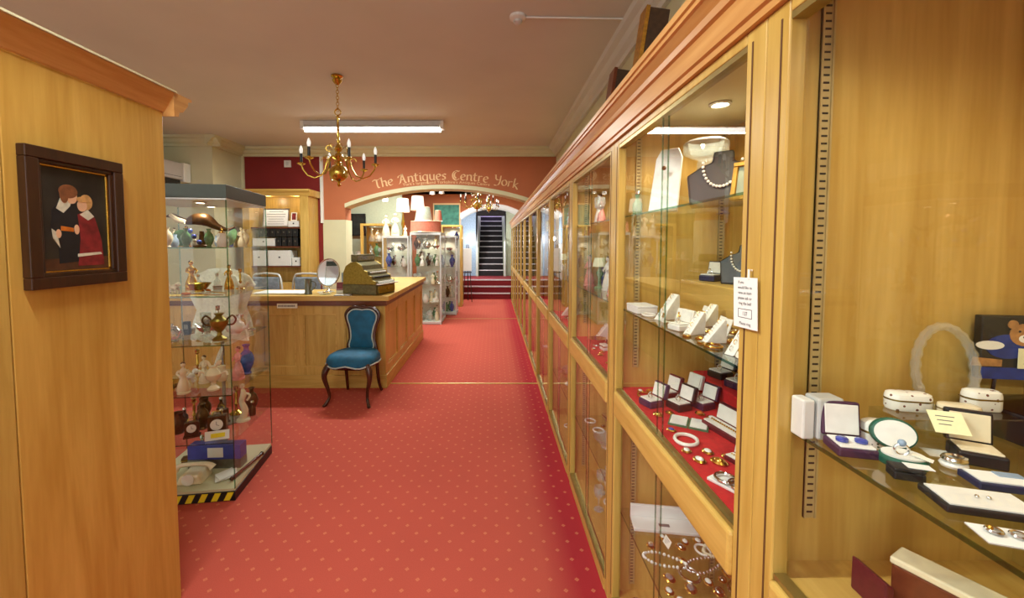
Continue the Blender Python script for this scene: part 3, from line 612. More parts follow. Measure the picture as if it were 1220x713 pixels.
# office chair backs behind the counter
for i, (px, lab) in enumerate(((367, 'grey metal-framed chair back showing behind the counter, by the pewter mug'), (318, 'grey metal-framed chair back behind the counter, beside the glass tower'))):
    x, z = ony(px, 345, 5.4)
    t = thing('office_chair', lab, 'chair', (x, 5.4, 0))
    for s in (-1, 1): MB().tube(sm([(s*.2, .0, 0), (s*.2, 0, .5), (s*.2, 0, .95), (s*.17, 0, 1.14), (s*.1, 0, 1.17), (0, 0, 1.175)]), .013, 8).build('frame_tube', 'white_metal', t, True); MB().tube([(s*.2, .42, 0), (s*.2, .42, .45), (s*.2, 0, .47)], .013, 8).build('leg', 'white_metal', t, True)
    MB().rbox((0, 0, 1.03), (.34, .03, .2)).build('back_pad', 'pale_blue', t, bevel=.012); MB().rbox((0, .2, .47), (.4, .42, .05)).build('seat', 'pale_blue', t, bevel=.02)
# ------------------------------------------------------------------ small antiques: one prototype of each kind, then copies
PROTO = {}; USED = {}; ITEMS = []
def P_(kind, fn): PROTO[kind] = fn
def newroot(): o = bpy.data.objects.new('tmp', None); C.objects.link(o); return o
def lat(prof, mat, name='body', n=18, sub=None, **k):
    def f(t): return MB().lathe(prof, n, **k).build(name, mat, t, True)
    return f
def mk_vase(t, m):
    MB().lathe([(0, 0), (.022, 0), (.024, .006), (.018, .014), (.034, .05), (.04, .08), (.03, .115), (.014, .135), (.013, .15), (.022, .165), (.018, .165), (.01, .15), (0, .14)], 18).build('body', m, t, True)
def mk_bowl(t, m):
    MB().lathe([(0, 0), (.028, 0), (.026, .008), (.04, .018), (.06, .045), (.064, .05), (.058, .047), (.036, .022), (0, .014)], 20).build('bowl', m, t, True)
def mk_cup(t, m):
    MB().lathe([(0, 0), (.025, 0), (.05, .01), (.06, .016), (.045, .011), (.02, .006), (0, .006)], 20).build('saucer', m, t, True)
    MB().lathe([(0, .008), (.016, .008), (.018, .014), (.03, .035), (.036, .056), (.033, .056), (.026, .035), (.012, .016), (0, .016)], 18).build('cup', m, t, True)
    MB().tube([(.033, 0, .05), (.052, 0, .05), (.052, 0, .028), (.026, 0, .026)], .0035, 6).build('handle', m, t, True)
def mk_plate(t, m):
    T = Matrix.Translation((0, .02, .088)) @ Matrix.Rotation(math.radians(72), 4, 'X'); b = MB(); b.T = T
    b.lathe([(0, -.004), (.05, -.004), (.085, .008), (.086, .011), (.05, .001), (0, .0)], 28).build('plate', m, t, True)
    b = MB()
    for s in (-1, 1): b.tube([(s*.03, -.035, .015), (s*.03, -.03, .0035), (s*.03, .05, .0035), (s*.02, .045, .11)], .003, 5)
    b.tube([(-.03, .05, .0035), (.03, .05, .0035)], .003, 5).build('stand', 'brass', t, True)
def mk_lady(t, m):
    MB().lathe([(0, 0), (.032, 0), (.033, .008), (.03, .01)], 16).build('base', m, t, True)
    b = MB().lathe([(.03, .01), (.034, .02), (.028, .05), (.018, .08), (.012, .093), (.017, .11), (.02, .125), (.012, .138), (.006, .142), (.006, .15)], 16, sy=.85); b.ball((0, 0, .16), .012, 12, sz=1.15)
    for s in (-1, 1): b.tube([(s*.018, 0, .13), (s*.028, -.006, .112), (s*.014, -.02, .1)], [.006, .005, .004], 6)
    b.build('figure', m, t, True); MB().ball((0, .003, .165), .0125, 10, sz=.9).build('hair', 'bronze' if m != 'bronze' else 'gold', t, True)
def mk_candle(t, m):
    MB().lathe([(0, 0), (.036, 0), (.037, .006), (.022, .014), (.008, .022), (.007, .05), (.013, .06), (.007, .07), (.009, .11), (.006, .13), (.016, .14), (.012, .142), (.013, .16), (.015, .163), (.008, .163), (.008, .15), (0, .15)], 16).build('stem', m, t, True)
def mk_goblet(t, m):
    MB().lathe([(0, 0), (.028, 0), (.026, .004), (.005, .01), (.004, .055), (.008, .062), (.022, .075), (.028, .10), (.026, .13), (.024, .13), (.025, .10), (.018, .078), (0, .068)], 16).build('glass', m, t, True)
def mk_decanter(t, m):
    MB().lathe([(0, 0), (.04, 0), (.044, .01), (.045, .04), (.036, .075), (.014, .10), (.012, .13), (.02, .14), (.009, .14), (.009, .10), (0, .09)], 18).build('body', m, t, True)
    MB().lathe([(.008, .132), (.009, .145), (.02, .16), (.02, .172), (.008, .185), (0, .186)], 14).build('stopper', m, t, True)
def mk_teapot(t, m):
    b = MB().lathe([(0, 0), (.03, 0), (.03, .006), (.05, .02), (.058, .045), (.05, .07), (.03, .084), (.028, .086)], 18); b.build('body', m, t, True)
    MB().tube([(.05, 0, .035), (.075, 0, .045), (.085, 0, .07), (.098, 0, .082)], [.013, .01, .007, .006], 8).build('spout', m, t, True)
    MB().tube([(-.046, 0, .07), (-.08, 0, .075), (-.085, 0, .045), (-.053, 0, .03)], .005, 7).build('handle', m, t, True)
    MB().lathe([(.03, .086), (.026, .094), (.008, .1), (.005, .104), (.009, .11), (0, .114)], 14).build('lid', m, t, True)
def mk_jug(t, m):
    MB().lathe([(0, 0), (.026, 0), (.038, .03), (.036, .06), (.022, .085), (.026, .105), (.023, .105), (.019, .085), (0, .08)], 16).build('body', m, t, True)
    MB().tube([(-.024, 0, .1), (-.052, 0, .095), (-.055, 0, .06), (-.036, 0, .04)], .0042, 7).build('handle', m, t, True)
def mk_ringbox(t, m, inner='white_satin', stone='silver'):
    BX(-.03, .03, -.028, .028, 0, .022).build('base', m, t, bevel=.004); BX(-.026, .026, -.024, .024, .0225, .027).build('pad', inner, t, bevel=.002)
    T = Matrix.Translation((0, .03, .024)) @ Matrix.Rotation(math.radians(-14), 4, 'X'); b = MB(); b.T = T; b.box(-.03, .03, -.002, .014, 0, .052).build('lid', m, t, bevel=.004)
    b = MB(); b.T = T; b.box(-.025, .025, -.0045, -.0022, .005, .047).build('lid_lining', inner, t)
    MB().ring((0, -.004, .034), .009, .0016, 16, 6, 'y').ball((0, -.004, .045), .004, 8).build('ring', stone, t, True)
def mk_bust(t, m):
    # necklace display bust: bevelled shield shape leaning back on an easel foot, with a pearl row
    T = Matrix.Rotation(math.radians(-18), 4, 'X'); b = MB(); b.T = T
    out = [(-.07, 0), (.07, 0), (.078, .05), (.085, .09), (.05, .115), (.026, .125), (.024, .155), (-.024, .155), (-.026, .125), (-.05, .115), (-.085, .09), (-.078, .05)]
    b.prism(out, 0, .02, 'y').build('stand', m, t, bevel=.006)
    BX(-.05, .05, .0, .07, 0, .006).build('foot', m, t)
    b = MB(); b.T = T
    for i in range(19):
        a = PI*(i/18); b.ball((-.045*math.cos(a), -.005, .12-.07*math.sin(a)), .0042, 8)
    b.build('pearl_row', 'porcelain' if m != 'white_satin' else 'gold', t, True)
def mk_earcard(t, m):
    T = Matrix.Rotation(math.radians(-20), 4, 'X'); b = MB(); b.T = T; b.box(-.022, .022, 0, .003, 0, .06).build('card', m, t, bevel=.001); BX(-.02, .02, .0, .028, 0, .003).build('foot', m, t)
    b = MB(); b.T = T
    for s in (-1, 1): b.ball((s*.009, -.003, .038), .004, 8); b.tube([(s*.009, -.003, .034), (s*.009, -.003, .02)], .002, 5)
    b.build('earrings', 'gold', t, True)
def mk_ramp(t, m):
    b = MB().prism([(-.05, 0), (.04, 0), (.04, .09), (.03, .095)], -.018, .018, 'x'); b.build('stand', m, t, bevel=.003)
    for k in range(4): MB().ring((0, -.036+.018*k, .022+.021*k), .0085, .0014, 12, 5, 'x').build('ring', 'gold' if k % 2 else 'silver', t, True)
def mk_brooch(t, m):
    MB().lathe([(0, 0), (.016, 0), (.018, .003), (.014, .006), (0, .006)], 16, sy=.8).build('mount', 'gold', t, True); MB().ball((0, 0, .006), .011, 12, sz=.4, sy=.8).build('stone', m, t, True)
def mk_bracelet(t, m):
    MB().ring((0, 0, .005), .03, .0045, 24, 7, 'z', .85).build('band', m, t, True)
def mk_beads(t, m):
    b = MB()
    for i in range(30):
        a = 2*PI*i/30; b.ball((.03*math.cos(a)*(1+.12*math.sin(3*a)), .075*math.sin(a), .005), .0052 if i % 3 else .0065, 7)
    b.build('beads', m, t, True)
def mk_spoon(t, m):
    b = MB().tube([(0, -.05, .004), (0, 0, .006), (0, .035, .004)], [.0035, .0018, .002], 6); b.lathe([(0, 0), (.008, .001), (.012, .003), (.009, .0035), (0, .0015)], 12, (0, .048, .001), sy=1.5).build('spoon', m, t, True)
def mk_card(t, m):
    T = Matrix.Rotation(math.radians(-25), 4, 'X'); b = MB(); b.T = T; b.box(-.022, .022, 0, .0012, 0, .03).build('card', m, t); b = MB(); b.T = T
    for k in range(3): b.box(-.014, .012-.006*k, -.0006, -.0001, .022-.007*k, .0235-.007*k)
    b.build('writing', 'grey_ink', t); T = Matrix.Rotation(math.radians(28), 4, 'X'); b = MB(); b.T = T @ Matrix.Translation((0, .001, 0)); 
def mk_frame(t, m):
    T = Matrix.Translation((0, 0, .002)) @ Matrix.Rotation(math.radians(-12), 4, 'X'); b = MB(); b.T = T; w, h, f = .04, .11, .009
    for (x0, x1, a, c) in ((-w, w, h-f, h), (-w, w, 0, f), (-w, -w+f, f, h-f), (w-f, w, f, h-f)): b.box(x0, x1, 0, .01, a, c)
    b.build('frame', m, t, bevel=.002); b = MB(); b.T = T; b.box(-w+f, w-f, .004, .008, f, h-f).build('picture', 'shade_grey', t)
    MB().tube([(0, .012, .07), (0, .05, .001)], .003, 5).build('strut', m, t)
def mk_dog(t, m):
    b = MB().ball((0, 0, .035), .02, 12, sx=1.7, sz=.9); b.ball((.034, 0, .056), .014, 12); b.ball((.048, 0, .052), .008, 8, sx=1.3)
    for s in (-1, 1):
        b.ball((.03, s*.012, .055), .006, 8, sz=1.7)
        for x in (-.02, .022): b.tube([(x, s*.01, .03), (x, s*.011, .012), (x+.004, s*.011, .003)], [.008, .005, .006], 7)
    b.tube([(-.03, 0, .04), (-.043, 0, .055), (-.04, 0, .066)], [.005, .004, .002], 6).build('figure', m, t, True)
def mk_trinket(t, m):
    BX(-.03, .03, -.02, .02, 0, .022).build('box', m, t, bevel=.006); BX(-.031, .031, -.021, .021, .024, .036).build('lid', m, t, bevel=.008); BX(-.0305, .0305, -.0205, .0205, .0215, .0245).build('gilt_band', 'brass', t)
def mk_clock(t, m):
    BX(-.045, .045, -.025, .025, 0, .012).build('base', m, t, bevel=.002); BX(-.038, .038, -.02, .02, .012, .1).build('case', m, t, bevel=.003)
    MB().lathe([(.026, -.001), (.026, -.004), (.022, -.0045), (0, -.0045)], 20, (0, -.02, .062), 'y').build('dial', 'porcelain', t, True); b = MB().tube([(0, -.0255, .062), (0, -.0255, .078)], .001, 4); b.tube([(0, -.0255, .062), (.011, -.0255, .058)], .001, 4).build('hands', 'ink', t)
    MB().tube([(-.02, 0, .1), (-.016, 0, .118), (.016, 0, .118), (.02, 0, .1)], .003, 6).build('handle', 'brass', t, True)
def mk_bottle(t, m):
    MB().lathe([(0, 0), (.02, 0), (.021, .004), (.021, .05), (.012, .064), (.008, .07), (.008, .084), (.011, .09), (0, .09)], 14).build('body', m, t, True); MB().lathe([(.009, .0905), (.012, .096), (.008, .106), (0, .108)], 12).build('stopper', 'silver', t, True)
def mk_longcase(t, m):
    BX(-.085, .085, -.02, .02, 0, .014).build('base', m, t, bevel=.003); BX(-.081, .081, -.016, .016, .0142, .017).build('pad', 'white_satin', t)
    T = Matrix.Translation((0, .021, .014)) @ Matrix.Rotation(math.radians(-12), 4, 'X'); b = MB(); b.T = T; b.box(-.085, .085, 0, .012, 0, .042).build('lid', m, t, bevel=.003); b = MB(); b.T = T; b.box(-.08, .08, -.0025, -.0003, .004, .038).build('lid_lining', 'white_satin', t)
    b = MB()
    for i in range(22): b.ball((-.072+.0068*i, 0, .019), .0026, 6)
    b.build('bracelet', 'gold', t, True)
def mk_shoe(t, m):   # lamp-like green figure on stand
    MB().lathe([(0, 0), (.03, 0), (.03, .01), (.012, .02), (.01, .06), (.02, .09), (.012, .11), (.005, .12), (.005, .14)], 14).build('base', m, t, True); MB().lathe([(.022, .13), (.042, .13), (.03, .18), (.028, .18), (.04, .132)], 16).build('shade', 'shade_cream', t, True)
def mk_chairmini(t, m):   # small carved stand like a miniature chair
    BX(-.035, .035, -.03, .03, .07, .082).build('seat', m, t, bevel=.003)
    for sx in (-1, 1):
        for sy in (-1, 1): MB().tube([(sx*.03, sy*.025, .07), (sx*.036, sy*.03, .0)], [.006, .004], 6).build('leg', m, t, True)
    MB().prism([(-.03, .08), (-.034, .17), (0, .19), (.034, .17), (.03, .08)], .026, .034).build('backrest', m, t, bevel=.003)
KINDS = dict(vase=(mk_vase, .04, 'vase'), bowl=(mk_bowl, .064, 'bowl'), teacup=(mk_cup, .06, 'teacup'), display_plate=(mk_plate, .09, 'plate'), lady_figurine=(mk_lady, .034, 'figurine'), candlestick=(mk_candle, .037, 'candlestick'),
    goblet=(mk_goblet, .028, 'glass'), decanter=(mk_decanter, .045, 'decanter'), teapot=(mk_teapot, .09, 'teapot'), jug=(mk_jug, .05, 'jug'), ring_box=(mk_ringbox, .04, 'ring box'), necklace_bust=(mk_bust, .08, 'necklace stand'),
    earring_card=(mk_earcard, .026, 'earring card'), ring_stand=(mk_ramp, .045, 'ring stand'), brooch=(mk_brooch, .018, 'brooch'), bracelet=(mk_bracelet, .034, 'bracelet'), bead_necklace=(mk_beads, .05, 'necklace'), spoon=(mk_spoon, .04, 'spoon'),
    price_card=(mk_card, .026, 'price card'), photo_frame=(mk_frame, .04, 'photo frame'), dog_figurine=(mk_dog, .05, 'figurine'), trinket_box=(mk_trinket, .036, 'trinket box'), carriage_clock=(mk_clock, .045, 'clock'), scent_bottle=(mk_bottle, .022, 'bottle'), bracelet_case=(mk_longcase, .08, 'jewellery case'), table_lamp=(mk_shoe, .042, 'lamp'), miniature_chair=(mk_chairmini, .045, 'miniature chair'))
MATWORD = dict(porcelain='white china', cream_china='cream china', blue_china='blue china', pink_china='pink china', green_china='green china', silver='silver', gold='gold', brass='brass', bronze='dark bronze', crystal='clear glass', amber='amber', ruby='ruby red',
    floral_china='floral china', pewter='grey pewter', black_leather='black', purple_leather='purple', green_leather='green', maroon_leather='maroon', navy_leather='navy', white_satin='white', card='white', yellow_card='pale yellow', rosewood='dark wood', sprigged_plate='blue sprigged', aged_gilt='gilt', blossom_china='flowered', pale_blue='pale blue', green_card='green')
KWORD = dict(ring_box='open ring box', display_plate='plate on a stand', lady_figurine='lady figurine', dog_figurine='dog figurine', necklace_bust='necklace bust', bead_necklace='bead necklace', photo_frame='small picture frame', bracelet_case='long open bracelet case')
def item(kind, mat, x, y, z, rz=0, s=1.0, where=('shelf', 'case'), label=None, share=False, cat=None):
    key = (kind, mat)
    if key not in PROTO:
        t = newroot(); KINDS[kind][0](t, mat); PROTO[key] = t; o = t; o.name = kind
    else: o = copy_tree(PROTO[key])
    o.name = kind; o.location = (x, y, z); o.rotation_euler.z = rz; o.scale = (s, s, s); o['category'] = cat or KINDS[kind][2]
    ITEMS.append([o, kind, mat, where, label, share, x, y]); return o
ORD = ['first', 'second', 'third', 'fourth', 'fifth', 'sixth', 'seventh', 'eighth', 'ninth', 'tenth', 'eleventh', 'twelfth', 'thirteenth', 'fourteenth', 'fifteenth']
def finish_labels():
    gr = {}
    for it in ITEMS:
        if it[4]: it[0]['label'] = it[4]; continue
        gr.setdefault((it[1], it[2], it[3]), []).append(it)
    for (kind, mat, (sh, ca)), its in gr.items():
        d = f"{MATWORD[mat]} {KWORD.get(kind, kind.replace('_', ' '))}"
        its.sort(key=lambda i: i[7]); g = f"{d} pieces on {sh}, {ca}"
        if len(its) == 1: its[0][0]['label'] = f"{d} on {sh} of {ca}"; continue
        for k, it in enumerate(its):
            it[0]['group'] = g
            if it[5]: it[0]['label'] = f"small {d} on {sh} of {ca}"
            else: it[0]['label'] = f"{ORD[min(k, 14)]} {d} from near end, {sh.replace('the ', '')}, {ca.replace('the ', '')}"
def scatter(x0, x1, y0, y1, z, spec, n, where, seed, share=False, face=None, smin=.85, smax=1.15, pack=.97, taken=None):
    """n pieces drawn from spec [(kind, mat), ...] standing apart from each other"""
    r = random.Random(seed); pl = taken if taken is not None else []
    tries = 0; c = 0
    while c < n and tries < n*60:
        tries += 1; kind, mat = spec[(c+r.randrange(2)) % len(spec)] if tries % 3 else r.choice(spec); s = r.uniform(smin, smax); R = KINDS[kind][1]*s
        if x1-x0 < 2*R or y1-y0 < 2*R: continue
        x = r.uniform(x0+R, x1-R); y = r.uniform(y0+R, y1-R)
        if any((x-a)**2+(y-b)**2 < ((R+q)*pack+.004)**2 for a, b, q in pl): continue
        pl.append((x, y, R)); rz = (face if face is not None else -PI/2)+r.uniform(-.5, .5)
        item(kind, mat, x, y, z, rz, s, where, share=share); c += 1

# ------------------------------------------------------------------ wall cases down the right-hand side
XF, XB = .505, 1.01
def shelf_strip(b, x, y, z0, z1, ny, slots):
    """slotted upright; ny = -1 faces the camera"""
    b.mat('strip_metal').box(x-.011, x+.011, min(y, y+ny*.004), max(y, y+ny*.004), z0, z1)
    b.box(x-.011, x-.008, min(y, y+ny*.007), max(y, y+ny*.007), z0, z1); b.box(x+.008, x+.011, min(y, y+ny*.007), max(y, y+ny*.007), z0, z1)
    if slots:
        z = z0+.01; b.mat('slot')
        while z < z1-.01: b.box(x-.007, x+.005, min(y+ny*.004, y+ny*.0046), max(y+ny*.004, y+ny*.0046), z, z+.0035); z += .0135
def wall_case(y0, y1, k, label, shelves, lower, detail=True):
    t = thing('wall_display_case', label, 'display case', (0, 0, 0), 0, 'glazed oak display cases along the right wall')
    e = .0005; y0 += e; y1 -= e
    BX(XB-.015, XB, y0, y1, 0, 2.05).build('back_panel', 'oak', t)
    for ya, yb in ((y0, y0+.018), (y1-.018, y1)): BX(XF+.03, XB-.015, ya, yb, .0, 2.05).build('end_panel', 'oak', t)
    BX(XF+.03, XB, y0+.018, y1-.018, 2.05, 2.06).build('top_panel', 'cream_paint', t)
    sw = .06
    for ya, yb in ((y0, y0+sw), (y1-sw, y1)):
        b = MB().box(XF, XF+.03, ya, yb, 0, 1.985).build('stile', 'olive_oak', t, bevel=.003)
        ym = ya+sw*.33 if ya > y0+.1 else ya+sw*.67
        BX(XF-.0012, XF+.001, ym-.002, ym+.002, .07, 1.96).build('groove', 'groove', b)
    BX(XF-.008, XF+.03, y0+sw, y1-sw, .862, .962).build('mid_rail', 'oak_y', t, bevel=.008)
    m = BX(XF+.004, XF+.026, y0+sw, y1-sw, .962, .972).build('track', 'rail_brass', t); BX(XF+.004, XF+.026, y0+sw, y1-sw, .852, .862).build('track', 'rail_brass', t)
    BX(XF-.004, XF+.03, y0+sw, y1-sw, 0, .055).build('bottom_rail', 'oak_y', t, bevel=.004); BX(XF-.003, XF+.024, y0+sw, y1-sw, .055, .072).build('track', 'rail_brass', t)
    BX(XF, XF+.03, y0+sw, y1-sw, 1.962, 1.985).build('top_rail', 'olive_oak', t, bevel=.003); BX(XF+.002, XF+.028, y0+sw, y1-sw, 1.95, 1.962).build('track', 'rail_brass', t)
    BX(XF+.03, XB-.015, y0+.018, y1-.018, .925, .962).build('deck', 'oak_y', t); BX(XF+.03, XB-.015, y0+.018, y1-.018, .05, .068).build('deck', 'oak_y', t)
    co = MB().prism([(.505, 1.9855), (.494, 1.9855), (.494, 2.0), (.487, 2.004), (.487, 2.055), (.479, 2.06), (.475, 2.075), (.459, 2.095), (.452, 2.098), (.452, 2.11), (.446, 2.112), (.446, 2.13), (1.0, 2.13), (1.0, 2.061), (.53, 2.061), (.53, 1.9855)], y0-e, y1+e, 'y').build('cornice', 'cornice_wood', t)
    ym = (y0+y1)/2
    for z0, z1 in ((.9725, 1.949), (.0725, .851)):
        for i, (ya, yb, xo) in enumerate(((y0+sw*.6, ym+.01, .009), (ym-.01, y1-sw*.6, .017))):
            p = BX(XF+xo, XF+xo+.004, ya, yb, z0, z1).build('glass_pane', 'pane_glass', t)
            if i == 0: BX(XF+xo-.0002, XF+xo+.0042, yb, yb+.0022, z0, z1).build('glass_edge', 'edge_glass', p)
            else: BX(XF+xo-.0002, XF+xo+.0042, ya-.0022, ya, z0, z1).build('glass_edge', 'edge_glass', p)
    if detail:
        for (y, ny) in ((y0+.018, 1), (y1-.018, -1)):
            for x in ((.60, .945) if k else (.60,)):
                for za, zb in ((1.05, 2.04), (.1, .9)):
                    b = MB(); shelf_strip(b, x, y, za, zb, ny, ny < 0 and k < 3); b.build('shelf_strip', None, t)
    for z in shelves+lower:
        s = BX(XF+.035, XB-.03, y0+.024, y1-.024, z-.006, z).build('glass_shelf', 'shelf_glass', t)
        BX(XF+.033, XF+.035, y0+.024, y1-.024, z-.0062, z+.0002).build('shelf_edge', 'edge_glass', s)
        for y in ((y0+.022), (y1-.022)):
            for x in (.60, .945): BX(x-.006, x+.006, y-.004, y+.004, z-.016, z-.0065).build('shelf_clip', 'rail_brass', s)
    return t
def spot(x, y, z, e, label, col=(1, .86, .62)):
    t = thing('case_downlight', label, 'light', (x, y, z)); MB().lathe([(.035, 0), (.036, -.004), (.028, -.008), (.026, -.001)], 18).build('bezel', 'white_metal', t, True); MB().lathe([(.024, -.002), (.02, -.007), (0, -.008)], 14).build('lamp', 'lamp_glow', t, True)
    L = bpy.data.lights.new('halogen', 'SPOT'); L.energy = e; L.color = col; L.spot_size = 2.7; L.spot_blend = .6; L.shadow_soft_size = .02
    o = bpy.data.objects.new('halogen', L); C.objects.link(o); o.location = (x, y, z-.012)
BND = [-.25, .785, 1.745, 2.70, 3.72, 4.74, 5.78, 6.82, 7.72, 8.62, 9.52, 10.42, 11.3]
CASEN = ['the nearest wall case', 'the second wall case', 'the third wall case', 'the fourth wall case', 'the fifth wall case', 'the sixth wall case', 'the seventh wall case', 'the eighth wall case', 'the ninth wall case', 'the tenth wall case', 'the eleventh wall case', 'the farthest wall case']
LAB = ['glazed oak wall case filling the right foreground, with ring boxes on its shelf', 'glazed oak wall case with red cloth deck and the hanging white notice on its post'] + [f'glazed oak display case, {ORD[i]} along the right wall counting from the camera' for i in range(2, 11)] + ['glazed oak display case farthest along the right wall, beside the red steps']
for k in range(12):
    wall_case(BND[k], BND[k+1], k, LAB[k], [1.235] if k == 0 else [1.68, 1.30], [.44] if k else [.5], k < 4)
spot(.70, .35, 2.049, 7, 'added round downlight inside the top of the nearest wall case')  # lamp added to light the nearest case
spot(.60, .99, 2.049, 10, 'glowing round downlight inside the top of the second wall case', (1, .8, .5)); 
spot(.78, 1.45, 2.049, 10, 'added round downlight inside the second wall case, farther from the camera')  # extra lamp, added to brighten the far half
for k in range(2, 8): spot(.75, (BND[k]+BND[k+1])/2, 2.049, 12, f'added round downlight in the ceiling of {CASEN[k]}')  # lamps added to brighten the case interiors

# -------- nearest case: hand-placed pieces on the glass shelf (z 1.235) and on the deck
SZ = 1.235
def at(px, py, z=SZ): return onz(px, py, z)
g1 = ('glass shelf', CASEN[0])
t = thing('door_chime', 'white two-piece wireless door chime with a round button on the glass shelf end', 'door chime', (.549, .7225, SZ))
BX(-.021, -.001, -.03, .0, 0, .068).build('side_unit', 'white_plastic', t, bevel=.003); BX(.002, .046, -.034, 0, 0, .072).build('casing', 'white_metal', t, bevel=.004)
MB().lathe([(.0145, 0), (.0145, -.002), (.0125, -.002), (.0125, -.005), (.011, -.006), (0, -.006)], 24, (.026, -.034, .026), 'y').build('button', 'white_plastic', t, True); BX(.014, .038, -.0345, -.034, .054, .056).build('marking', 'grey_ink', t)
def open_box(x, y, z, w, d, h, lh, rz, m, label, inner='white_satin', tilt=14, kind='ring_box', cat='jewellery box', extra=None):
    t = thing(kind, label, cat, (x, y, z), rz)
    BX(-w/2, w/2, -d/2, d/2, 0, h).build('base', m, t, bevel=.003); BX(-w/2+.004, w/2-.004, -d/2+.004, d/2-.004, h, h+.003).build('pad', inner, t, bevel=.001)
    T = Matrix.Translation((0, d/2, h)) @ Matrix.Rotation(math.radians(-tilt), 4, 'X'); b = MB(); b.T = T; b.box(-w/2, w/2, 0, .012, 0, lh).build('lid', m, t, bevel=.003)
    b = MB(); b.T = T; b.box(-w/2+.004, w/2-.004, -.0025, -.0002, .004, lh-.004).build('lid_lining', inner, t, bevel=.001)
    if extra: extra(t, h)
    return t
x, y = at(1013, 537)
def cuff(t, h):
    for s in (-1, 1): o = MB().lathe([(0, h+.004), (.0085, h+.004), (.0085, h+.008), (.006, h+.010), (0, h+.010)], 14, (s*.013, -.002, 0)).build('cufflink', 'blue_china', t, True)
open_box(.575, .652, SZ, .056, .05, .014, .056, math.radians(-14), 'purple_leather', 'open purple box with two blue cufflinks on white satin', tilt=8, extra=cuff)
def pill(x, y, z, w, d, h, rz, m, label):
    t = thing('porcelain_box', label, 'trinket box', (x, y, z), rz)
    def stad(k): return [(math.copysign(max(0, w/2-d/2), math.cos(a))+d/2*k*math.cos(a), d/2*k*math.sin(a)) for a in [2*PI*i/28+.05 for i in range(28)]]
    loft([[(x, y, zz) for x, y in stad(k)] for k, zz in ((.9, 0), (1, .004), (1, h*.55))]).build('box', m, t, True)
    loft([[(x, y, zz) for x, y in stad(k)] for k, zz in ((1.03, h*.55), (1.03, h*.63))]).build('gilt_band', 'old_brass', t, True)
    loft([[(x, y, zz) for x, y in stad(k)] for k, zz in ((1, h*.63), (1, h*.75), (.9, h*.92), (.6, h), (.2, h*1.02))]).build('lid', m, t, True); return t
# acrylic riser carrying some of the porcelain
t = thing('acrylic_riser', 'clear acrylic riser block with floral boxes on it in the nearest case', 'riser', (0, 0, SZ)); BX(.66, .86, .655, .717, 0, .05).build('block', 'acrylic', t, bevel=.002)
RZ = SZ+.0505
pill(.712, .70, RZ, .066, .032, .030, math.radians(-12), 'floral_china', 'white oblong china box with brown sprigs on the clear riser, left end')
pill(.645, .672, SZ, .062, .038, .042, math.radians(-14), 'blossom_china', 'flowered oval china box low on the shelf behind green ring box')
pill(.768, .672, RZ, .056, .03, .02, math.radians(-16), 'cream_china', 'flat cream china box on the riser behind the folded price card')
pill(.838, .70, RZ, .054, .03, .034, math.radians(-10), 'floral_china', 'domed white china box with gilt band on the riser beside teddy picture')
t = thing('price_card', 'folded cream price card leaning on the riser between china boxes', 'price card', (.712, .628, SZ+.042), math.radians(-22))
BX(-.026, .026, .0, .03, -.0415, -.041).build('foot', 'card', t); T = Matrix.Rotation(math.radians(-48), 4, 'X'); b = MB(); b.T = T; b.box(-.021, .021, 0, .0012, -.002, .036).build('card', 'yellow_card', t)
b = MB(); b.T = T
for k2 in range(3): b.box(-.013, .01-.004*k2, -.0005, 0, .026-.007*k2, .0272-.007*k2)
b.build('writing', 'grey_ink', t); MB().tube([(0, .012, .0), (0, .012, -.041)], .003, 6).build('post', 'acrylic', t)
# crystal oval frame
t = thing('crystal_frame', 'clear oval crystal stand upright behind the floral china boxes', 'glass ornament', (.806, .73, RZ-.03), math.radians(-6))
b = MB(); T = Matrix.Translation((0, 0, .088)) @ Matrix.Rotation(math.radians(-6), 4, 'X'); b.T = T
b.tube([(.048*math.cos(2*PI*i/48), 0, .078*math.sin(2*PI*i/48)) for i in range(48)], [.0085 if i % 2 else .0062 for i in range(48)], 8, True).build('rim', 'cut_crystal', t, True)
b = MB(); b.T = T; oval(b, .042, .072, -.0015, .0015).build('disc', 'pane_glass', t); BX(-.035, .035, -.012, .0115, -.02, .01).build('foot', 'cut_crystal', t, bevel=.003)
# teddy bear picture
x0, z0 = ony(1163, 449, .752); t = thing('teddy_picture', 'blue framed picture of a teddy bear leaning on the end panel', 'picture', (.95, .7, 1.325), math.radians(-8)); bx = .925-.985
b = MB().box(-.075, .07, .03, .045, 0, .115); b.build('board', 'paint_dark', t, bevel=.002); BX(-.074, .069, .0285, .03, .001, .022).build('lower_band', 'blue_paint', t)
def fl(pts, mat, d, name): return MB().prism([(p[0]-.022, p[1]) for p in pts], .0298-d, .0299, 'y').build(name, mat, t)
fl(ell(-.012, .06, .034, .022), 'blue_paint', .0010, 'painted_coat'); fl(ell(.012, .082, .023, .02), 'teddy_fur', .0014, 'painted_head'); fl(ell(-.006, .1, .008, .008), 'teddy_fur', .0015, 'painted_ear'); fl(ell(.03, .1, .008, .008), 'teddy_fur', .0015, 'painted_ear'); fl(ell(.012, .075, .009, .007), 'card', .0018, 'painted_muzzle'); fl(ell(.012, .078, .003, .0022), 'ink', .0021, 'painted_nose')
fl(ell(.004, .088, .002, .002), 'ink', .0018, 'painted_eye'); fl(ell(.02, .088, .002, .002), 'ink', .0018, 'painted_eye'); fl(ell(-.04, .062, .022, .008), 'card', .0014, 'painted_sleeve'); fl([(-.07, .024), (-.02, .024), (-.02, .036), (-.065, .04)], 'teddy_fur', .001, 'painted_foot')
BX(-.02, .03, .0255, .027, .022, .058).build('price_label', 'yellow_card', t)
b = MB()
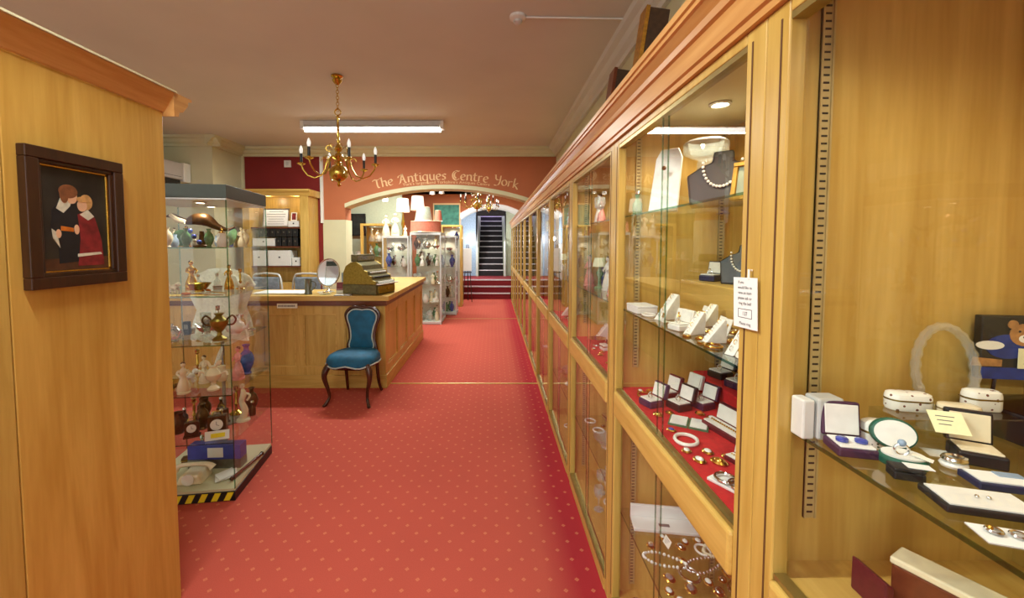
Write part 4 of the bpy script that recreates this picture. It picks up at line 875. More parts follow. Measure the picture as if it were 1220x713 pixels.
for k2 in range(4): b.box(-.012, .02-.004*(k2 % 2), .0251, .0255, .048-.006*k2, .0495-.006*k2)
b.build('writing', 'grey_ink', t)
MB().tube([(-.03, .046, .07), (-.03, .055, -.036)], .003, 5).build('strut', 'dark_wood', t)
t = thing('black_display_box', 'large black glossy box with a flat top below the teddy bear picture', 'box', (0, 0, SZ)); BX(.87, .99, .62, .76, 0, .052).build('box', 'black_leather', t, bevel=.003); BX(.868, .992, .618, .762, .0525, .0535).build('top_sheet', 'smoked_glass', t)
for o in bpy.data.objects:
    pass
# green oval box
t = thing('oval_ring_box', 'open green oval ring box with a jewelled ring and white tag', 'jewellery box', (.620, .612, SZ), math.radians(-24)); t.scale = (.92, .92, .92)
def stad2(b, rx, ry, z0, z1, T=None): b.T = T; return b.prism([(rx*math.cos(2*PI*i/28), ry*math.sin(2*PI*i/28)) for i in range(28)], z0, z1, 'z')
stad2(MB(), .032, .026, 0, .016).build('base', 'green_leather', t, bevel=.004); stad2(MB(), .028, .022, .0163, .019).build('pad', 'white_satin', t)
T = Matrix.Translation((0, .024, .016)) @ Matrix.Rotation(math.radians(72), 4, 'X') @ Matrix.Translation((0, .024, 0)); stad2(MB(), .032, .026, -.014, 0, T).build('lid', 'green_leather', t, bevel=.004); stad2(MB(), .028, .022, 0, .0012, T).build('lid_lining', 'white_satin', t)
MB().ring((-.004, -.004, .027), .009, .002, 18, 6, 'y').build('ring', 'silver', t, True); MB().ball((-.004, -.004, .038), .006, 10).build('stone', 'pale_blue', t, True); MB().rbox((.02, -.01, .021), (.024, .014, .001), (0, .15, -.5)).build('tag', 'card', t)
def brace(t, h):
    pass
open_box(.742, .622, SZ, .054, .046, .02, .05, math.radians(-30), 'black_leather', 'open black ring box with pale lining beside the white bracelet', inner='cream_china', tilt=6)
t = thing('pearl_bracelet', 'coiled white bracelet lying between green and black ring boxes', 'bracelet', (.690, .606, SZ), 0); MB().ring((0, 0, .005), .013, .0045, 24, 7, 'z', .8).build('lower_coil', 'porcelain', t, True); MB().ring((.001, 0, .013), .0125, .004, 24, 7, 'z', .8).build('upper_coil', 'silver', t, True)
t = thing('black_ring_box', 'small closed black box with white tag in front of green ring box', 'jewellery box', (.590, .578, SZ), math.radians(-20)); BX(-.018, .018, -.012, .012, 0, .012).build('base', 'black_leather', t, bevel=.002); BX(-.018, .018, -.012, .012, .0125, .017).build('lid', 'black_leather', t, bevel=.002); BX(.0, .03, -.006, .01, .0172, .018).build('tag', 'paper_white', t)
t = thing('earring_box', 'wide flat black box with white pad and small earrings in the foreground', 'jewellery box', (.620, .512, SZ), math.radians(-16)); BX(-.05, .05, -.027, .027, 0, .009).build('base', 'black_leather', t, bevel=.002); BX(-.045, .045, -.023, .023, .0092, .011).build('pad', 'white_satin', t); 
for dx in (-.004, .008): MB().ball((dx, 0, .013), .0025, 8).build('earring', 'silver', t, True)
t = thing('brooch_card', 'white card with silver rings lying nearest the glass edge', 'ring card', (.588, .455, SZ), math.radians(-18)); BX(-.03, .034, -.018, .018, 0, .0015).build('card', 'paper_white', t)
for dx, dy in ((-.012, .004), (.008, .002), (.022, -.004)): MB().ring((dx, dy, .0045), .0065, .0018, 14, 5).build('ring', 'silver', t, True)
MB().ball((-.016, .004, .007), .003, 8).build('stone', 'gold', t, True)
t = thing('pendant_box', 'long dark box with white pad and pale blue tag at frame edge', 'jewellery box', (.705, .556, SZ), math.radians(-16)); BX(-.04, .03, -.02, .02, 0, .01).build('base', 'navy_leather', t, bevel=.002); BX(-.036, .026, -.016, .016, .0102, .012).build('pad', 'paper_white', t); BX(-.005, .024, .002, .015, .0122, .0135).build('tag', 'pale_blue', t)
# lower pieces on the case deck
t = thing('maroon_case', 'dark maroon case standing on edge on the deck below the glass shelf', 'case', (0, 0, .9625))
x, z = ony(1035, 713, .66); MB().prism([(.632, 0), (.646, 0), (.646, .052), (.632, .06)], .64, .705, 'y').build('cover', 'maroon_leather', t, bevel=.003)
t = thing('cream_topped_box', 'long cream-topped wooden box lying on the deck under the shelf', 'box', (.725, .61, .9625), math.radians(28)); BX(-.022, .022, -.08, .08, 0, .072).build('box', 'tread_wood', t, bevel=.003); BX(-.024, .024, -.082, .082, .0722, .084).build('lid', 'cream_china', t, bevel=.003); BX(-.012, .004, -.084, -.0802, .05, .072).build('clasp', 'paint_red', t)

# -------- second case, hand placed
g = 'the second wall case'
item('necklace_bust', 'black_leather', .66, 1.22, 1.6805, math.radians(-38), 1.15, label='dark necklace bust with pearl rows on top shelf of the second case')
t = thing('glass_cake_stand', 'clear glass pedestal dish standing behind the dark necklace bust', 'glass dish', (.77, 1.52, 1.6805)); MB().lathe([(0, 0), (.06, 0), (.055, .01), (.025, .02), (.028, .06), (.022, .10), (.03, .15), (.026, .19), (.05, .2), (.075, .215), (.075, .25), (.06, .26), (.05, .215), (0, .21)], 24).build('body', 'crystal', t, True)
t = thing('white_necklace_stand', 'tall white leaning necklace stand on top shelf of the second case', 'necklace stand', (.588, 1.45, 1.6805), math.radians(-42)); T = Matrix.Rotation(math.radians(-16), 4, 'X'); b = MB(); b.T = T; b.prism([(-.05, 0), (.05, 0), (.045, .2), (.03, .235), (-.03, .235), (-.045, .2)], 0, .012).build('board', 'white_satin', t, bevel=.003); BX(-.03, .03, 0, .06, 0, .004).build('foot', 'white_satin', t); MB().ball((0, .01, .15), .008, 8).build('brooch', 'bronze', t)
p3 = pic('miniature_portrait', 'small gilt-framed miniature at the near end of top shelf', .63, 1.05, 1.6805, .075, .10, 'shade_grey', 'aged_gilt', 10, math.radians(-60), fw=.012)
p3 = pic('miniature_portrait', 'taller gilt frame behind the near miniature on the top shelf', .70, .98, 1.6805, .07, .13, 'painting_dark', 'aged_gilt', 10, math.radians(-60), fw=.012)
item('scent_bottle', 'green_china', .575, 1.66, 1.6805, 0, .9, label='small pale green scent bottle at far end of the second case top shelf')  # bottle stands in for a green reflection in the glass
item('candlestick', 'brass', .88, 1.1, 1.6805, 0, 1.1, ('the top glass shelf', g)); 
sh = [(.66, 1.22, .09), (.77, 1.52, .07), (.62, 1.45, .07), (.63, 1.05, .05), (.7, .98, .06), (.575, 1.66, .03), (.88, 1.1, .05)]
scatter(.75, .96, .95, 1.7, 1.6805, [('photo_frame', 'aged_gilt'), ('vase', 'blue_china'), ('trinket_box', 'floral_china')], 3, ('the top glass shelf', g), 5, taken=sh)
# riser at the back of shelf B
t = thing('wooden_riser', 'low oak riser along the back of the middle shelf, second case', 'riser', (0, 0, 1.3005)); BX(.76, .965, .85, 1.68, 0, .125).build('block', 'oak_y', t, bevel=.003)
item('necklace_bust', 'black_leather', .85, 1.42, 1.426, math.radians(-50), .95, label='black necklace bust with a pearl row on the oak riser')
for k2, (y, m) in enumerate(((1.27, 'white_satin'), (1.15, 'white_satin'), (1.02, 'white_satin'))): item('earring_card', m, .80, y, 1.426, math.radians(-60), 1.25, ('the oak riser', g))
item('ring_box', 'navy_leather', .83, 1.58, 1.426, -1.0, 1, ('the oak riser', g)); item('brooch', 'ruby', .80, .93, 1.426, 0, 1, ('the oak riser', g))
t = thing('white_flat_box', 'flat white box at the far end of the middle glass shelf', 'box', (.585, 1.62, 1.3005), math.radians(5)); BX(-.04, .04, -.05, .05, 0, .022).build('box', 'paper_white', t, bevel=.002); BX(-.041, .041, -.051, .051, .0222, .03).build('lid', 'paper_white', t, bevel=.002)
sh = [(.585, 1.62, .06)]
for x, y, s_, m_ in ((.62, 1.46, .95, 'white_satin'), (.70, 1.34, .75, 'white_satin'), (.60, 1.22, .7, 'white_satin'), (.70, 1.14, .8, 'white_satin'), (.60, 1.0, .7, 'white_satin'), (.71, .96, .8, 'white_satin')): item('ring_stand', m_, x, y, 1.3005, math.radians(-70+200*((y*100)%2)), s_, ('the middle glass shelf', g)); sh.append((x, y, .045*s_))
scatter(.545, .755, .83, 1.58, 1.3005, [('ring_stand', 'white_satin'), ('earring_card', 'white_satin'), ('bracelet', 'silver'), ('brooch', 'gold'), ('brooch', 'crystal'), ('earring_card', 'card'), ('spoon', 'silver'), ('bracelet', 'gold'), ('ring_box', 'white_satin'), ('brooch', 'porcelain'), ('bracelet', 'porcelain'), ('ring_stand', 'white_satin')], 90, ('the middle glass shelf', g), 11, taken=sh, pack=.8, smin=.65, smax=1.05)
# red cloth deck with a step
def red_deck(k, y0, y1, nm):
    t = thing('red_cloth', f'bright red cloth covering the deck of {nm}', 'cloth', (0, 0, .9625)); BX(.54, .985, y0, y1, 0, .003).build('cloth', 'red_cloth', t, bevel=.001)
    BX(.84, .985, y0, y1, .0032, .075).build('raised_step', 'red_cloth', t, bevel=.006)
red_deck(1, .81, 1.72, g)
DZ = .966; w_ = ('the red deck', g)
item('bracelet_case', 'maroon_leather', .745, 1.25, DZ, math.radians(-78), 1.35, label='long open maroon case with a gold bracelet on the red deck')
t = thing('green_booklet', 'open green folder with white pages lying on the red deck', 'folder', (.655, 1.36, DZ), math.radians(-30)); BX(-.06, .0, -.04, .04, 0, .006).build('cover', 'green_card', t); BX(-.055, -.005, -.036, .036, .0062, .009).build('page', 'paper_white', t); BX(.002, .06, -.04, .04, 0, .006).build('cover', 'green_card', t); BX(.006, .055, -.036, .036, .0062, .009).build('page', 'paper_white', t)
t = thing('bangle_card', 'white card with silver bangles at the near end of the red deck', 'bangle card', (.60, 1.0, DZ), math.radians(-60)); BX(-.055, .055, -.03, .03, 0, .008).build('card', 'paper_white', t, bevel=.002); 
for dx in (-.02, .015): MB().ring((dx, -.008, .016), .023, .0035, 22, 6).build('bangle', 'silver', t, True)
BX(.02, .045, -.02, .015, .0082, .012).build('watch_face', 'pewter', t)
t = thing('pearl_loops', 'pale pearl loops hanging at the near front of red deck', 'necklace', (.575, .90, DZ), math.radians(-80)); MB().ring((0, 0, .005), .03, .0042, 26, 6, 'z', .55).build('loop', 'porcelain', t, True); MB().ring((.012, .03, .005), .026, .0038, 26, 6, 'z', .5).build('loop', 'cream_china', t, True)
sh = [(.745, 1.25, .125), (.655, 1.36, .075), (.60, 1.0, .065), (.575, .90, .045)]
for k2, y in enumerate((1.62, 1.50, 1.38, 1.27, 1.15, 1.03, .92)): item('ring_box', ['black_leather', 'purple_leather', 'navy_leather', 'black_leather', 'maroon_leather', 'purple_leather', 'black_leather'][k2], .90, y, .9625+.077, math.radians(-72), 1.15, ('the raised red step', g))
for k2, (x, y) in enumerate(((.77, 1.62), (.68, 1.60), (.775, 1.04), (.77, .90), (.77, 1.50), (.68, 1.49), (.59, 1.52))): item('ring_box', ['white_satin', 'maroon_leather', 'green_leather', 'black_leather', 'purple_leather', 'black_leather', 'navy_leather'][k2], x, y, DZ, math.radians(-70), 1.1, w_); sh.append((x, y, .05))
item('bracelet_case', 'maroon_leather', .69, 1.07, DZ, math.radians(-70), .9, label='short open maroon case with gold bracelet nearer the camera on red deck'); sh.append((.70, 1.07, .07))
scatter(.545, .82, .83, 1.7, DZ, [('brooch', 'gold'), ('bracelet', 'gold'), ('brooch', 'porcelain'), ('brooch', 'amber'), ('bracelet', 'porcelain'), ('spoon', 'silver'), ('brooch', 'porcelain'), ('brooch', 'blue_china')], 40, w_, 21, taken=sh, smin=.85, smax=1.35, pack=.9)
# lower shelf of the second case, seen from above
t = thing('white_long_tray', 'long white tray at the far back of the lower glass shelf', 'tray', (.70, 1.60, .4405), math.radians(-8)); BX(-.14, .14, -.045, .045, 0, .012).build('tray', 'paper_white', t, bevel=.002); BX(-.14, .14, .03, .045, .0122, .06).build('lid', 'paper_white', t, bevel=.003); BX(-.04, .0, -.02, -.005, .0122, .014).build('label', 'grey_ink', t)
sh = [(.60, 1.60, .06), (.70, 1.60, .06), (.80, 1.60, .06)]; w_ = ('the lower glass shelf', g)
for x, y, rz, m_ in ((.61, 1.42, 1.2, 'porcelain'), (.74, 1.40, 1.9, 'silver'), (.88, 1.38, .4, 'cream_china'), (.68, 1.22, 1.6, 'porcelain'), (.62, 1.06, .3, 'cream_china'), (.80, 1.16, .9, 'porcelain'), (.72, .96, 1.5, 'porcelain')): item('bead_necklace', m_, x, y, .4405, rz, .95, w_); sh.append((x, y, .045))
scatter(.55, .97, .82, 1.58, .4405, [('brooch', 'porcelain'), ('brooch', 'cream_china'), ('bracelet', 'gold'), ('brooch', 'silver'), ('spoon', 'silver'), ('brooch', 'silver'), ('brooch', 'crystal'), ('bead_necklace', 'cream_china'), ('price_card', 'card'), ('brooch', 'gold'), ('bracelet', 'porcelain'), ('brooch', 'porcelain'), ('brooch', 'porcelain'), ('bracelet', 'silver')], 80, w_, 31, smin=.9, smax=1.5, taken=sh, pack=.85)
scatter(.55, .97, .82, 1.70, .0685, [('price_card', 'card'), ('bracelet', 'silver'), ('bowl', 'porcelain'), ('trinket_box', 'floral_china'), ('teacup', 'porcelain')], 9, ('the bottom', g), 33)

# -------- remaining cases
UP = [('decanter', 'crystal'), ('goblet', 'crystal'), ('vase', 'green_china'), ('lady_figurine', 'porcelain'), ('display_plate', 'sprigged_plate'), ('candlestick', 'silver'), ('teapot', 'silver'), ('vase', 'porcelain'), ('photo_frame', 'aged_gilt'), ('jug', 'blue_china'), ('lady_figurine', 'pink_china'), ('bowl', 'crystal'), ('carriage_clock', 'brass'), ('table_lamp', 'green_china')]
DK = [('bracelet', 'silver'), ('brooch', 'gold'), ('ring_box', 'black_leather'), ('ring_box', 'maroon_leather'), ('bowl', 'silver'), ('spoon', 'silver'), ('trinket_box', 'porcelain'), ('brooch', 'porcelain'), ('ring_stand', 'white_satin')]
LO = [('bead_necklace', 'porcelain'), ('bowl', 'crystal'), ('teacup', 'porcelain'), ('jug', 'porcelain'), ('bracelet', 'porcelain'), ('goblet', 'crystal'), ('trinket_box', 'silver'), ('brooch', 'silver'), ('scent_bottle', 'crystal')]
CNT = {2: (14, 16, 18, 18, 12), 3: (10, 12, 10, 10, 6), 4: (7, 8, 6, 5, 4), 5: (4, 5, 4, 3, 2), 6: (4, 4, 3, 2, 0), 7: (3, 3, 2, 1, 0), 8: (2, 3, 1, 0, 0), 9: (2, 2, 0, 0, 0), 10: (1, 2, 0, 0, 0), 11: (0, 1, 0, 0, 0)}
for k, (a, b_, c, d, e) in CNT.items():
    y0, y1 = BND[k]+.05, BND[k+1]-.05; nm = CASEN[k]; sc_ = 1.0 if k < 4 else 1.15; rot = (k*3) % 7; far = k >= 4
    if k < 5: red_deck(k, y0-.02, y1+.02, nm)
    x1 = .95 if k < 5 else .75
    scatter(.55, x1, y0, y1, 1.6805, UP[rot:]+UP[:rot], int(a*1.5), ('the top shelf', nm), 100+k, far, smin=.9*sc_, smax=1.35*sc_, pack=.97)
    scatter(.55, x1, y0, y1, 1.3005, UP[rot+3:]+UP[:rot+3], int(b_*1.5), ('the middle shelf', nm), 120+k, far, smin=.9*sc_, smax=1.35*sc_, pack=.97)
    scatter(.55, .81, y0, y1, .966 if k < 5 else .9625, DK, int(c*1.4), ('the deck', nm), 140+k, far)
    scatter(.55, .95, y0, y1, .4405, LO, int(d*1.3), ('the lower shelf', nm), 160+k, far, smin=1, smax=1.4)
    scatter(.55, .95, y0, y1, .0685, LO[3:], e, ('the bottom', nm), 180+k, far, smin=1, smax=1.4)

# notice hanging on the post between the first two cases
yc = .838; t = thing('hanging_notice', 'white notice card hanging by a hook from the second case post', 'sign', (XF-.006, .818, 1.502), 0)
T = Matrix.Rotation(math.radians(-3), 4, 'X')
# local u runs towards the camera (-y), so text reads from the aisle
b = MB(); b.T = T; b.box(-.0012, .0, -.038, .038, -.10, .0).build('card', 'paper_white', t)
def put_text(t, body, size, u, z, name='lettering', mat='ink'):
    vs, fs = textmesh(body, size, depth=.0); b = MB(); b.T = T; b.add([(-.0016, -(v[0]+u), z+v[1]) for v in vs], fs); return b.build(name, mat, t)
for i, s in enumerate(('If you', 'would like to', 'view an item', 'please ask or', 'ring the bell')): put_text(t, s, .0085, .0 if i else -.012, -.012-.0105*i)
put_text(t, '137', .011, 0, -.075); put_text(t, 'Please ring', .0085, 0, -.094)
b = MB(); b.T = T
for (u0, u1, a, c) in ((-.022, .022, -.063, -.062), (-.022, .022, -.08, -.079), (-.022, -.021, -.08, -.062), (.021, .022, -.08, -.062)): b.box(-.0016, -.0012, u0, u1, a, c)
b.build('ruled_box', 'ink', t); MB().tube([(.004, -.014, .015), (-.002, -.014, .017), (-.002, -.014, -.002)], .0022, 6).build('hook', 'card', t)

# framed pictures standing on top of the cases
for (y, dy, h, m, lab, x0) in ((2.18, .1, .66, 'aged_gilt', 'gilt-edged dark picture leaning on the wall above the second and third cases', .715), (2.62, .12, .53, 'tread_wood', 'smaller brown picture leaning behind the gilt-edged one on the case tops', .70)):
    t = thing('leaning_picture', lab, 'picture', (x0, y, 2.1305), 0); T = Matrix.Rotation(math.radians(8), 4, 'Y'); b = MB(); b.T = T; b.box(-.02, .0, 0, dy, .003, h).build('frame', m, t, bevel=.002)
    b = MB(); b.T = T; b.box(.0005, .10, 0, dy, .02, h-.01).build('backing', 'brown_leatherette', t)

# ------------------------------------------------------------------ glass tower in the left foreground
TA = math.radians(8); t = thing('glass_display_tower', 'tall glass display tower with a dark green top and striped base tape', 'display cabinet', (-1.57, 2.46, 0), TA); TW = TD = .58
tower = t
# local: right-front corner at origin, x to the left is negative, y away
BX(-TW, 0, 0, TD, 0, .06).build('base', 'black_plastic', t, bevel=.003); BX(-TW+.004, -.004, .004, TD-.004, .0602, .075).build('base_deck', 'cream_paint', t)
b = MB(); b.mat('black_tape').box(-TW, 0, -.003, -.0005, .004, .058); b.mat('yellow_tape'); x = -TW+.01
while x < -.05: b.prism([(x, .006), (x+.035, .006), (x+.06, .056), (x+.025, .056)], -.0042, -.0031); x += .072
b.build('hazard_tape', None, t)
BX(-TW-.004, .004, -.004, TD+.004, 1.835, 1.915).build('canopy', 'dark_green', t, bevel=.003); BX(-TW, 0, 0, TD, 1.825, 1.8345).build('canopy_lining', 'white_metal', t)
for (a, b_, c, d) in ((-TW, 0, 0, .004), (-TW, 0, TD-.004, TD), (-TW, -TW+.004, .0045, TD-.0045), (-.004, 0, .0045, TD-.0045)): BX(a, b_, c, d, .076, 1.824).build('glass_pane', 'pane_glass', t)
for x, y in ((0, 0), (-TW, 0), (0, TD), (-TW, TD)): BX(x-.003, x+.003, y-.003, y+.003, .076, 1.824).build('corner_edge', 'edge_glass', t)
TZ = [1.545, 1.253, .96, .654, .36]
for z in TZ:
    s = BX(-TW+.008, -.008, .008, TD-.008, z-.006, z).build('glass_shelf', 'shelf_glass', t); BX(-TW+.008, -.008, .006, .008, z-.0062, z+.0002).build('shelf_edge', 'edge_glass', s)
R_ = Matrix.Translation((-1.57, 2.46, 0)) @ Matrix.Rotation(TA, 4, 'Z')
def tw(x, y): v = R_ @ Vector((x, y, 0)); return v.x, v.y
for (x, y, e, lab) in ((-.22, .16, 7, 'glowing round downlight under the front of the tower top'), (-.30, .45, 5, 'round downlight under the back of the tower top')):
    X, Y = tw(x, y); spot(X, Y, 1.8245, e, lab, (1, .92, .76))
T_ORD = ['the top tower shelf', 'the second tower shelf', 'the third tower shelf', 'the fourth tower shelf', 'the lowest tower shelf', 'the tower floor']
def titem(kind, mat, x, y, z, rz=0, s=1, lev=0, label=None):
    X, Y = tw(x, y); return item(kind, mat, X, Y, z+.0004, rz, s, (T_ORD[lev], 'the glass tower'), label)
def tscatter(z, spec, n, lev, seed, taken=None, smin=.9, smax=1.3, xr=(-.50, -.02), pack=.95):
    r = random.Random(seed); pl = taken or []; c = tr = 0
    while c < n and tr < 900:
        tr += 1; kind, mat = spec[c % len(spec)]; s = r.uniform(smin, smax); R = KINDS[kind][1]*s; x = r.uniform(xr[0]+R, xr[1]-R); y = r.uniform(.03+R, TD-.03-R)
        if any((x-a)**2+(y-b)**2 < ((R+q)*pack+.004)**2 for a, b, q in pl): continue
        pl.append((x, y, R)); titem(kind, mat, x, y, z, r.uniform(-1, 1), s, lev); c += 1
# top shelf: the long model duck / bird sculpture with outstretched tail
X, Y = tw(-.22, .2); t = thing('bird_sculpture', 'dark bronze pheasant sculpture with long tail on the tower top shelf', 'sculpture', (X-.02, Y, TZ[0]+.0004), TA)
b = MB().lathe([(0, 0), (.05, 0), (.05, .01), (.02, .016), (.012, .1), (0, .1)], 14, (0, .0, 0)); b.build('stand', 'bronze', t, True)
MB().tube(sm([(-.20, 0, .19), (-.165, 0, .195), (-.12, 0, .175), (-.08, 0, .16), (-.03, 0, .175), (.03, 0, .17), (.09, 0, .13), (.15, 0, .11), (.20, 0, .13)]), lerp_r([.004, .016, .016, .02, .036, .04, .022, .011, .004], 33), 12).build('body', 'bronze', t, True)
MB().tube([(-.17, -.01, .2), (-.13, -.02, .17), (-.08, -.022, .155)], [.012, .018, .014], 8).build('neck_feathers', 'cream_china', t, True)
for k2, dx in enumerate((-.04, -.02, .01)): MB().ball((dx, -.05, .1-.034*k2), .015, 10).build('blue_bead', 'blue_china', t, True)
tscatter(TZ[0], [('jug', 'pale_blue'), ('lady_figurine', 'cream_china'), ('dog_figurine', 'porcelain'), ('vase', 'green_china'), ('lady_figurine', 'gold'), ('jug', 'porcelain'), ('display_plate', 'green_china'), ('scent_bottle', 'blue_china'), ('vase', 'cream_china')], 20, 0, 41, [(-.24, .2, .05)], .65, .9)
for i, (x, y, a) in enumerate(((-.3, .12, .25), (-.16, .22, -.5), (-.16, .09, .1))): 
    X, Y = tw(x, y); t = thing('letter_opener', ['long gilt paper knife lying on second tower shelf, leftmost', 'long gilt paper knife in the middle of the second tower shelf', 'gilt paper knife nearest the glass corner on second tower shelf'][i], 'paper knife', (X, Y, TZ[1]+.0004), a, 'gilt paper knives on the second tower shelf'); MB().prism([(-.10, -.006), (-.02, -.008), (.09, 0), (-.02, .008), (-.10, .006)], 0, .003, 'z').build('blade', 'gold', t); MB().lathe([(.006, -.15), (.009, -.13), (.006, -.10)], 8, (0, 0, .009), 'x').build('grip', 'amber', t, True)
sh = [(-.3, .12, .09), (-.16, .22, .1), (-.16, .09, .1)]
tscatter(TZ[1], [('lady_figurine', 'gold'), ('dog_figurine', 'cream_china'), ('scent_bottle', 'crystal'), ('bowl', 'brass'), ('candlestick', 'brass'), ('trinket_box', 'porcelain'), ('spoon', 'silver')], 17, 1, 43, sh, .8, 1.15)
# third shelf: silver plate pieces and a two-handled brass urn
X, Y = tw(-.13, .15); t = thing('brass_urn', 'brass two-handled urn on the third tower shelf near the corner', 'urn', (X, Y, TZ[2]+.0004), .2)
MB().lathe([(0, 0), (.04, 0), (.042, .01), (.015, .03), (.012, .05), (.03, .07), (.05, .1), (.052, .125), (.03, .14), (.018, .155), (.03, .17), (.0, .172)], 20).build('body', 'old_brass', t, True)
for s in (-1, 1): MB().tube(sm([(s*.045, 0, .13), (s*.075, 0, .155), (s*.095, 0, .13), (s*.08, 0, .1), (s*.048, 0, .095)]), .006, 7).build('handle', 'bronze', t, True)
tscatter(TZ[2], [('teapot', 'silver'), ('bowl', 'silver'), ('jug', 'silver'), ('teapot', 'porcelain'), ('bracelet', 'silver'), ('trinket_box', 'silver'), ('bowl', 'crystal'), ('candlestick', 'silver'), ('goblet', 'crystal')], 18, 2, 45, [(-.13, .15, .09)], .9, 1.25)
X, Y = tw(-.44, .3)
for k2, (x, y) in enumerate(((-.42, .34), (-.33, .40))): X, Y = tw(x, y); t = thing('black_jewel_block', ['small black upright block on the third tower shelf, left one', 'small black upright block on the third tower shelf, second one'][k2], 'display block', (X, Y, TZ[2]+.0004), .1); BX(-.02, .02, -.012, .012, 0, .09).build('block', 'black_leather', t, bevel=.003); BX(-.012, .012, -.014, -.0122, .04, .07).build('pad', 'grey_metal', t)
# fourth shelf
X, Y = tw(-.16, .12); t = thing('cream_cherub_vase', 'cream china vase with flared ears on the fourth tower shelf', 'vase', (X, Y, TZ[3]+.0004), .1)
MB().lathe([(0, 0), (.035, 0), (.036, .01), (.014, .03), (.014, .05), (.04, .075), (.046, .1), (.03, .125), (.018, .14), (.02, .15), (0, .15)], 18).build('body', 'cream_china', t, True)
for s in (-1, 1): MB().tube(sm([(s*.015, 0, .145), (s*.03, 0, .175), (s*.045, 0, .18), (s*.035, 0, .16)]), .008, 7).build('ear', 'cream_china', t, True); MB().tube(sm([(s*.045, 0, .1), (s*.075, 0, .115), (s*.085, 0, .09)]), .007, 7).build('arm', 'cream_china', t, True)
X, Y = tw(-.09, .34); t = thing('cream_figurine', 'tall slender cream figurine on the lowest tower shelf by the glass side', 'figurine', (X, Y, TZ[4]+.0004), .3)
MB().lathe([(0, 0), (.045, 0), (.04, .012), (.02, .02), (0, .02)], 16).build('base', 'cream_china', t, True); MB().tube(sm([(0, 0, .015), (.012, 0, .07), (-.006, 0, .13), (.006, 0, .18), (0, 0, .22)]), lerp_r([.026, .022, .017, .02, .008], 17), 12).ball((0, 0, .237), .016, 12, sz=1.2).build('figure', 'cream_china', t, True); MB().tube(sm([(.01, 0, .19), (.045, 0, .17), (.03, -.02, .14)]), .007, 7).build('arm', 'cream_china', t, True)
tscatter(TZ[3], [('lady_figurine', 'cream_china'), ('bowl', 'brass'), ('lady_figurine', 'pink_china'), ('display_plate', 'sprigged_plate'), ('vase', 'blue_china'), ('dog_figurine', 'porcelain'), ('jug', 'cream_china'), ('candlestick', 'brass')], 17, 3, 47, [(-.16, .12, .09)])
tscatter(TZ[4], [('carriage_clock', 'rosewood'), ('scent_bottle', 'black_leather'), ('vase', 'bronze'), ('scent_bottle', 'bronze'), ('candlestick', 'brass'), ('jug', 'bronze'), ('price_card', 'card')], 16, 4, 49, [(-.09, .34, .06)], .95, 1.35)
X, Y = tw(-.12, .06); t = thing('yellow_labelled_card', 'white card with a yellow label at the front of lowest tower shelf', 'card', (X, Y, TZ[4]+.0004), .35); MB().rbox((0, 0, .027), (.13, .004, .055), (-.2, 0, 0)).build('card', 'paper_white', t); MB().rbox((.005, -.004, .028), (.075, .004, .025), (-.2, 0, 0)).build('label', 'yellow_tape', t)
# tower floor
X, Y = tw(-.22, .30); t = thing('blue_box', 'long blue box with a pale label on the tower floor', 'box', (X, Y, .0755), .05); BX(-.19, .15, -.04, .04, .06, .155).build('box', 'blue_box', t, bevel=.004); BX(-.06, .04, -.042, -.0402, .075, .14).build('label', 'paper_white', t); BX(-.19, .15, -.04, .04, 0, .0598).build('riser', 'pewter', t)
X, Y = tw(-.30, .14); t = thing('cream_telephone', 'cream old telephone with its handset on the tower floor front', 'telephone', (X, Y, .0755), .15)
MB().prism([(-.08, 0), (.08, 0), (.055, .06), (-.05, .06)], -.07, .07, 'y').build('base', 'cream_china', t, bevel=.012); MB().tube(sm([(-.11, 0, .07), (-.08, 0, .095), (0, 0, .10), (.08, 0, .095), (.11, 0, .07)]), lerp_r([.024, .014, .012, .014, .024], 17), 10).build('handset', 'cream_china', t, True); MB().lathe([(.035, 0), (.035, -.006), (.01, -.009), (0, -.009)], 20, (0, -.071, .037), 'y').build('dial', 'porcelain', t, True)
X, Y = tw(-.115, .14); t = thing('white_paper_sheets', 'folded white papers slanting on the tower floor beside the telephone', 'papers', (X, Y, .0755), .6); MB().rbox((0, 0, .014), (.12, .09, .004), (.1, -.08, 0)).build('sheet', 'paper_white', t); MB().rbox((.0, .0, .022), (.1, .08, .003), (.1, -.08, .3)).build('sheet', 'paper_white', t)
X, Y = tw(-.028, .24); t = thing('wooden_flute', 'thin brown wooden stick lying along the tower floor side', 'wooden stick', (X, Y, .0755), PI/2-.05); MB().lathe([(.012, -.16), (.014, -.15), (.010, -.14), (.010, .14), (.015, .16), (0, .161)], 12, (0, 0, .016), 'x').build('rod', 'rosewood', t, True)
X, Y = tw(-.07, .36)
tscatter(.076, [('vase', 'rosewood'), ('scent_bottle', 'silver'), ('trinket_box', 'bronze')], 3, 5, 51, [(-.22, .3, .17), (-.3, .14, .13), (-.12, .16, .09), (-.05, .22, .1)])

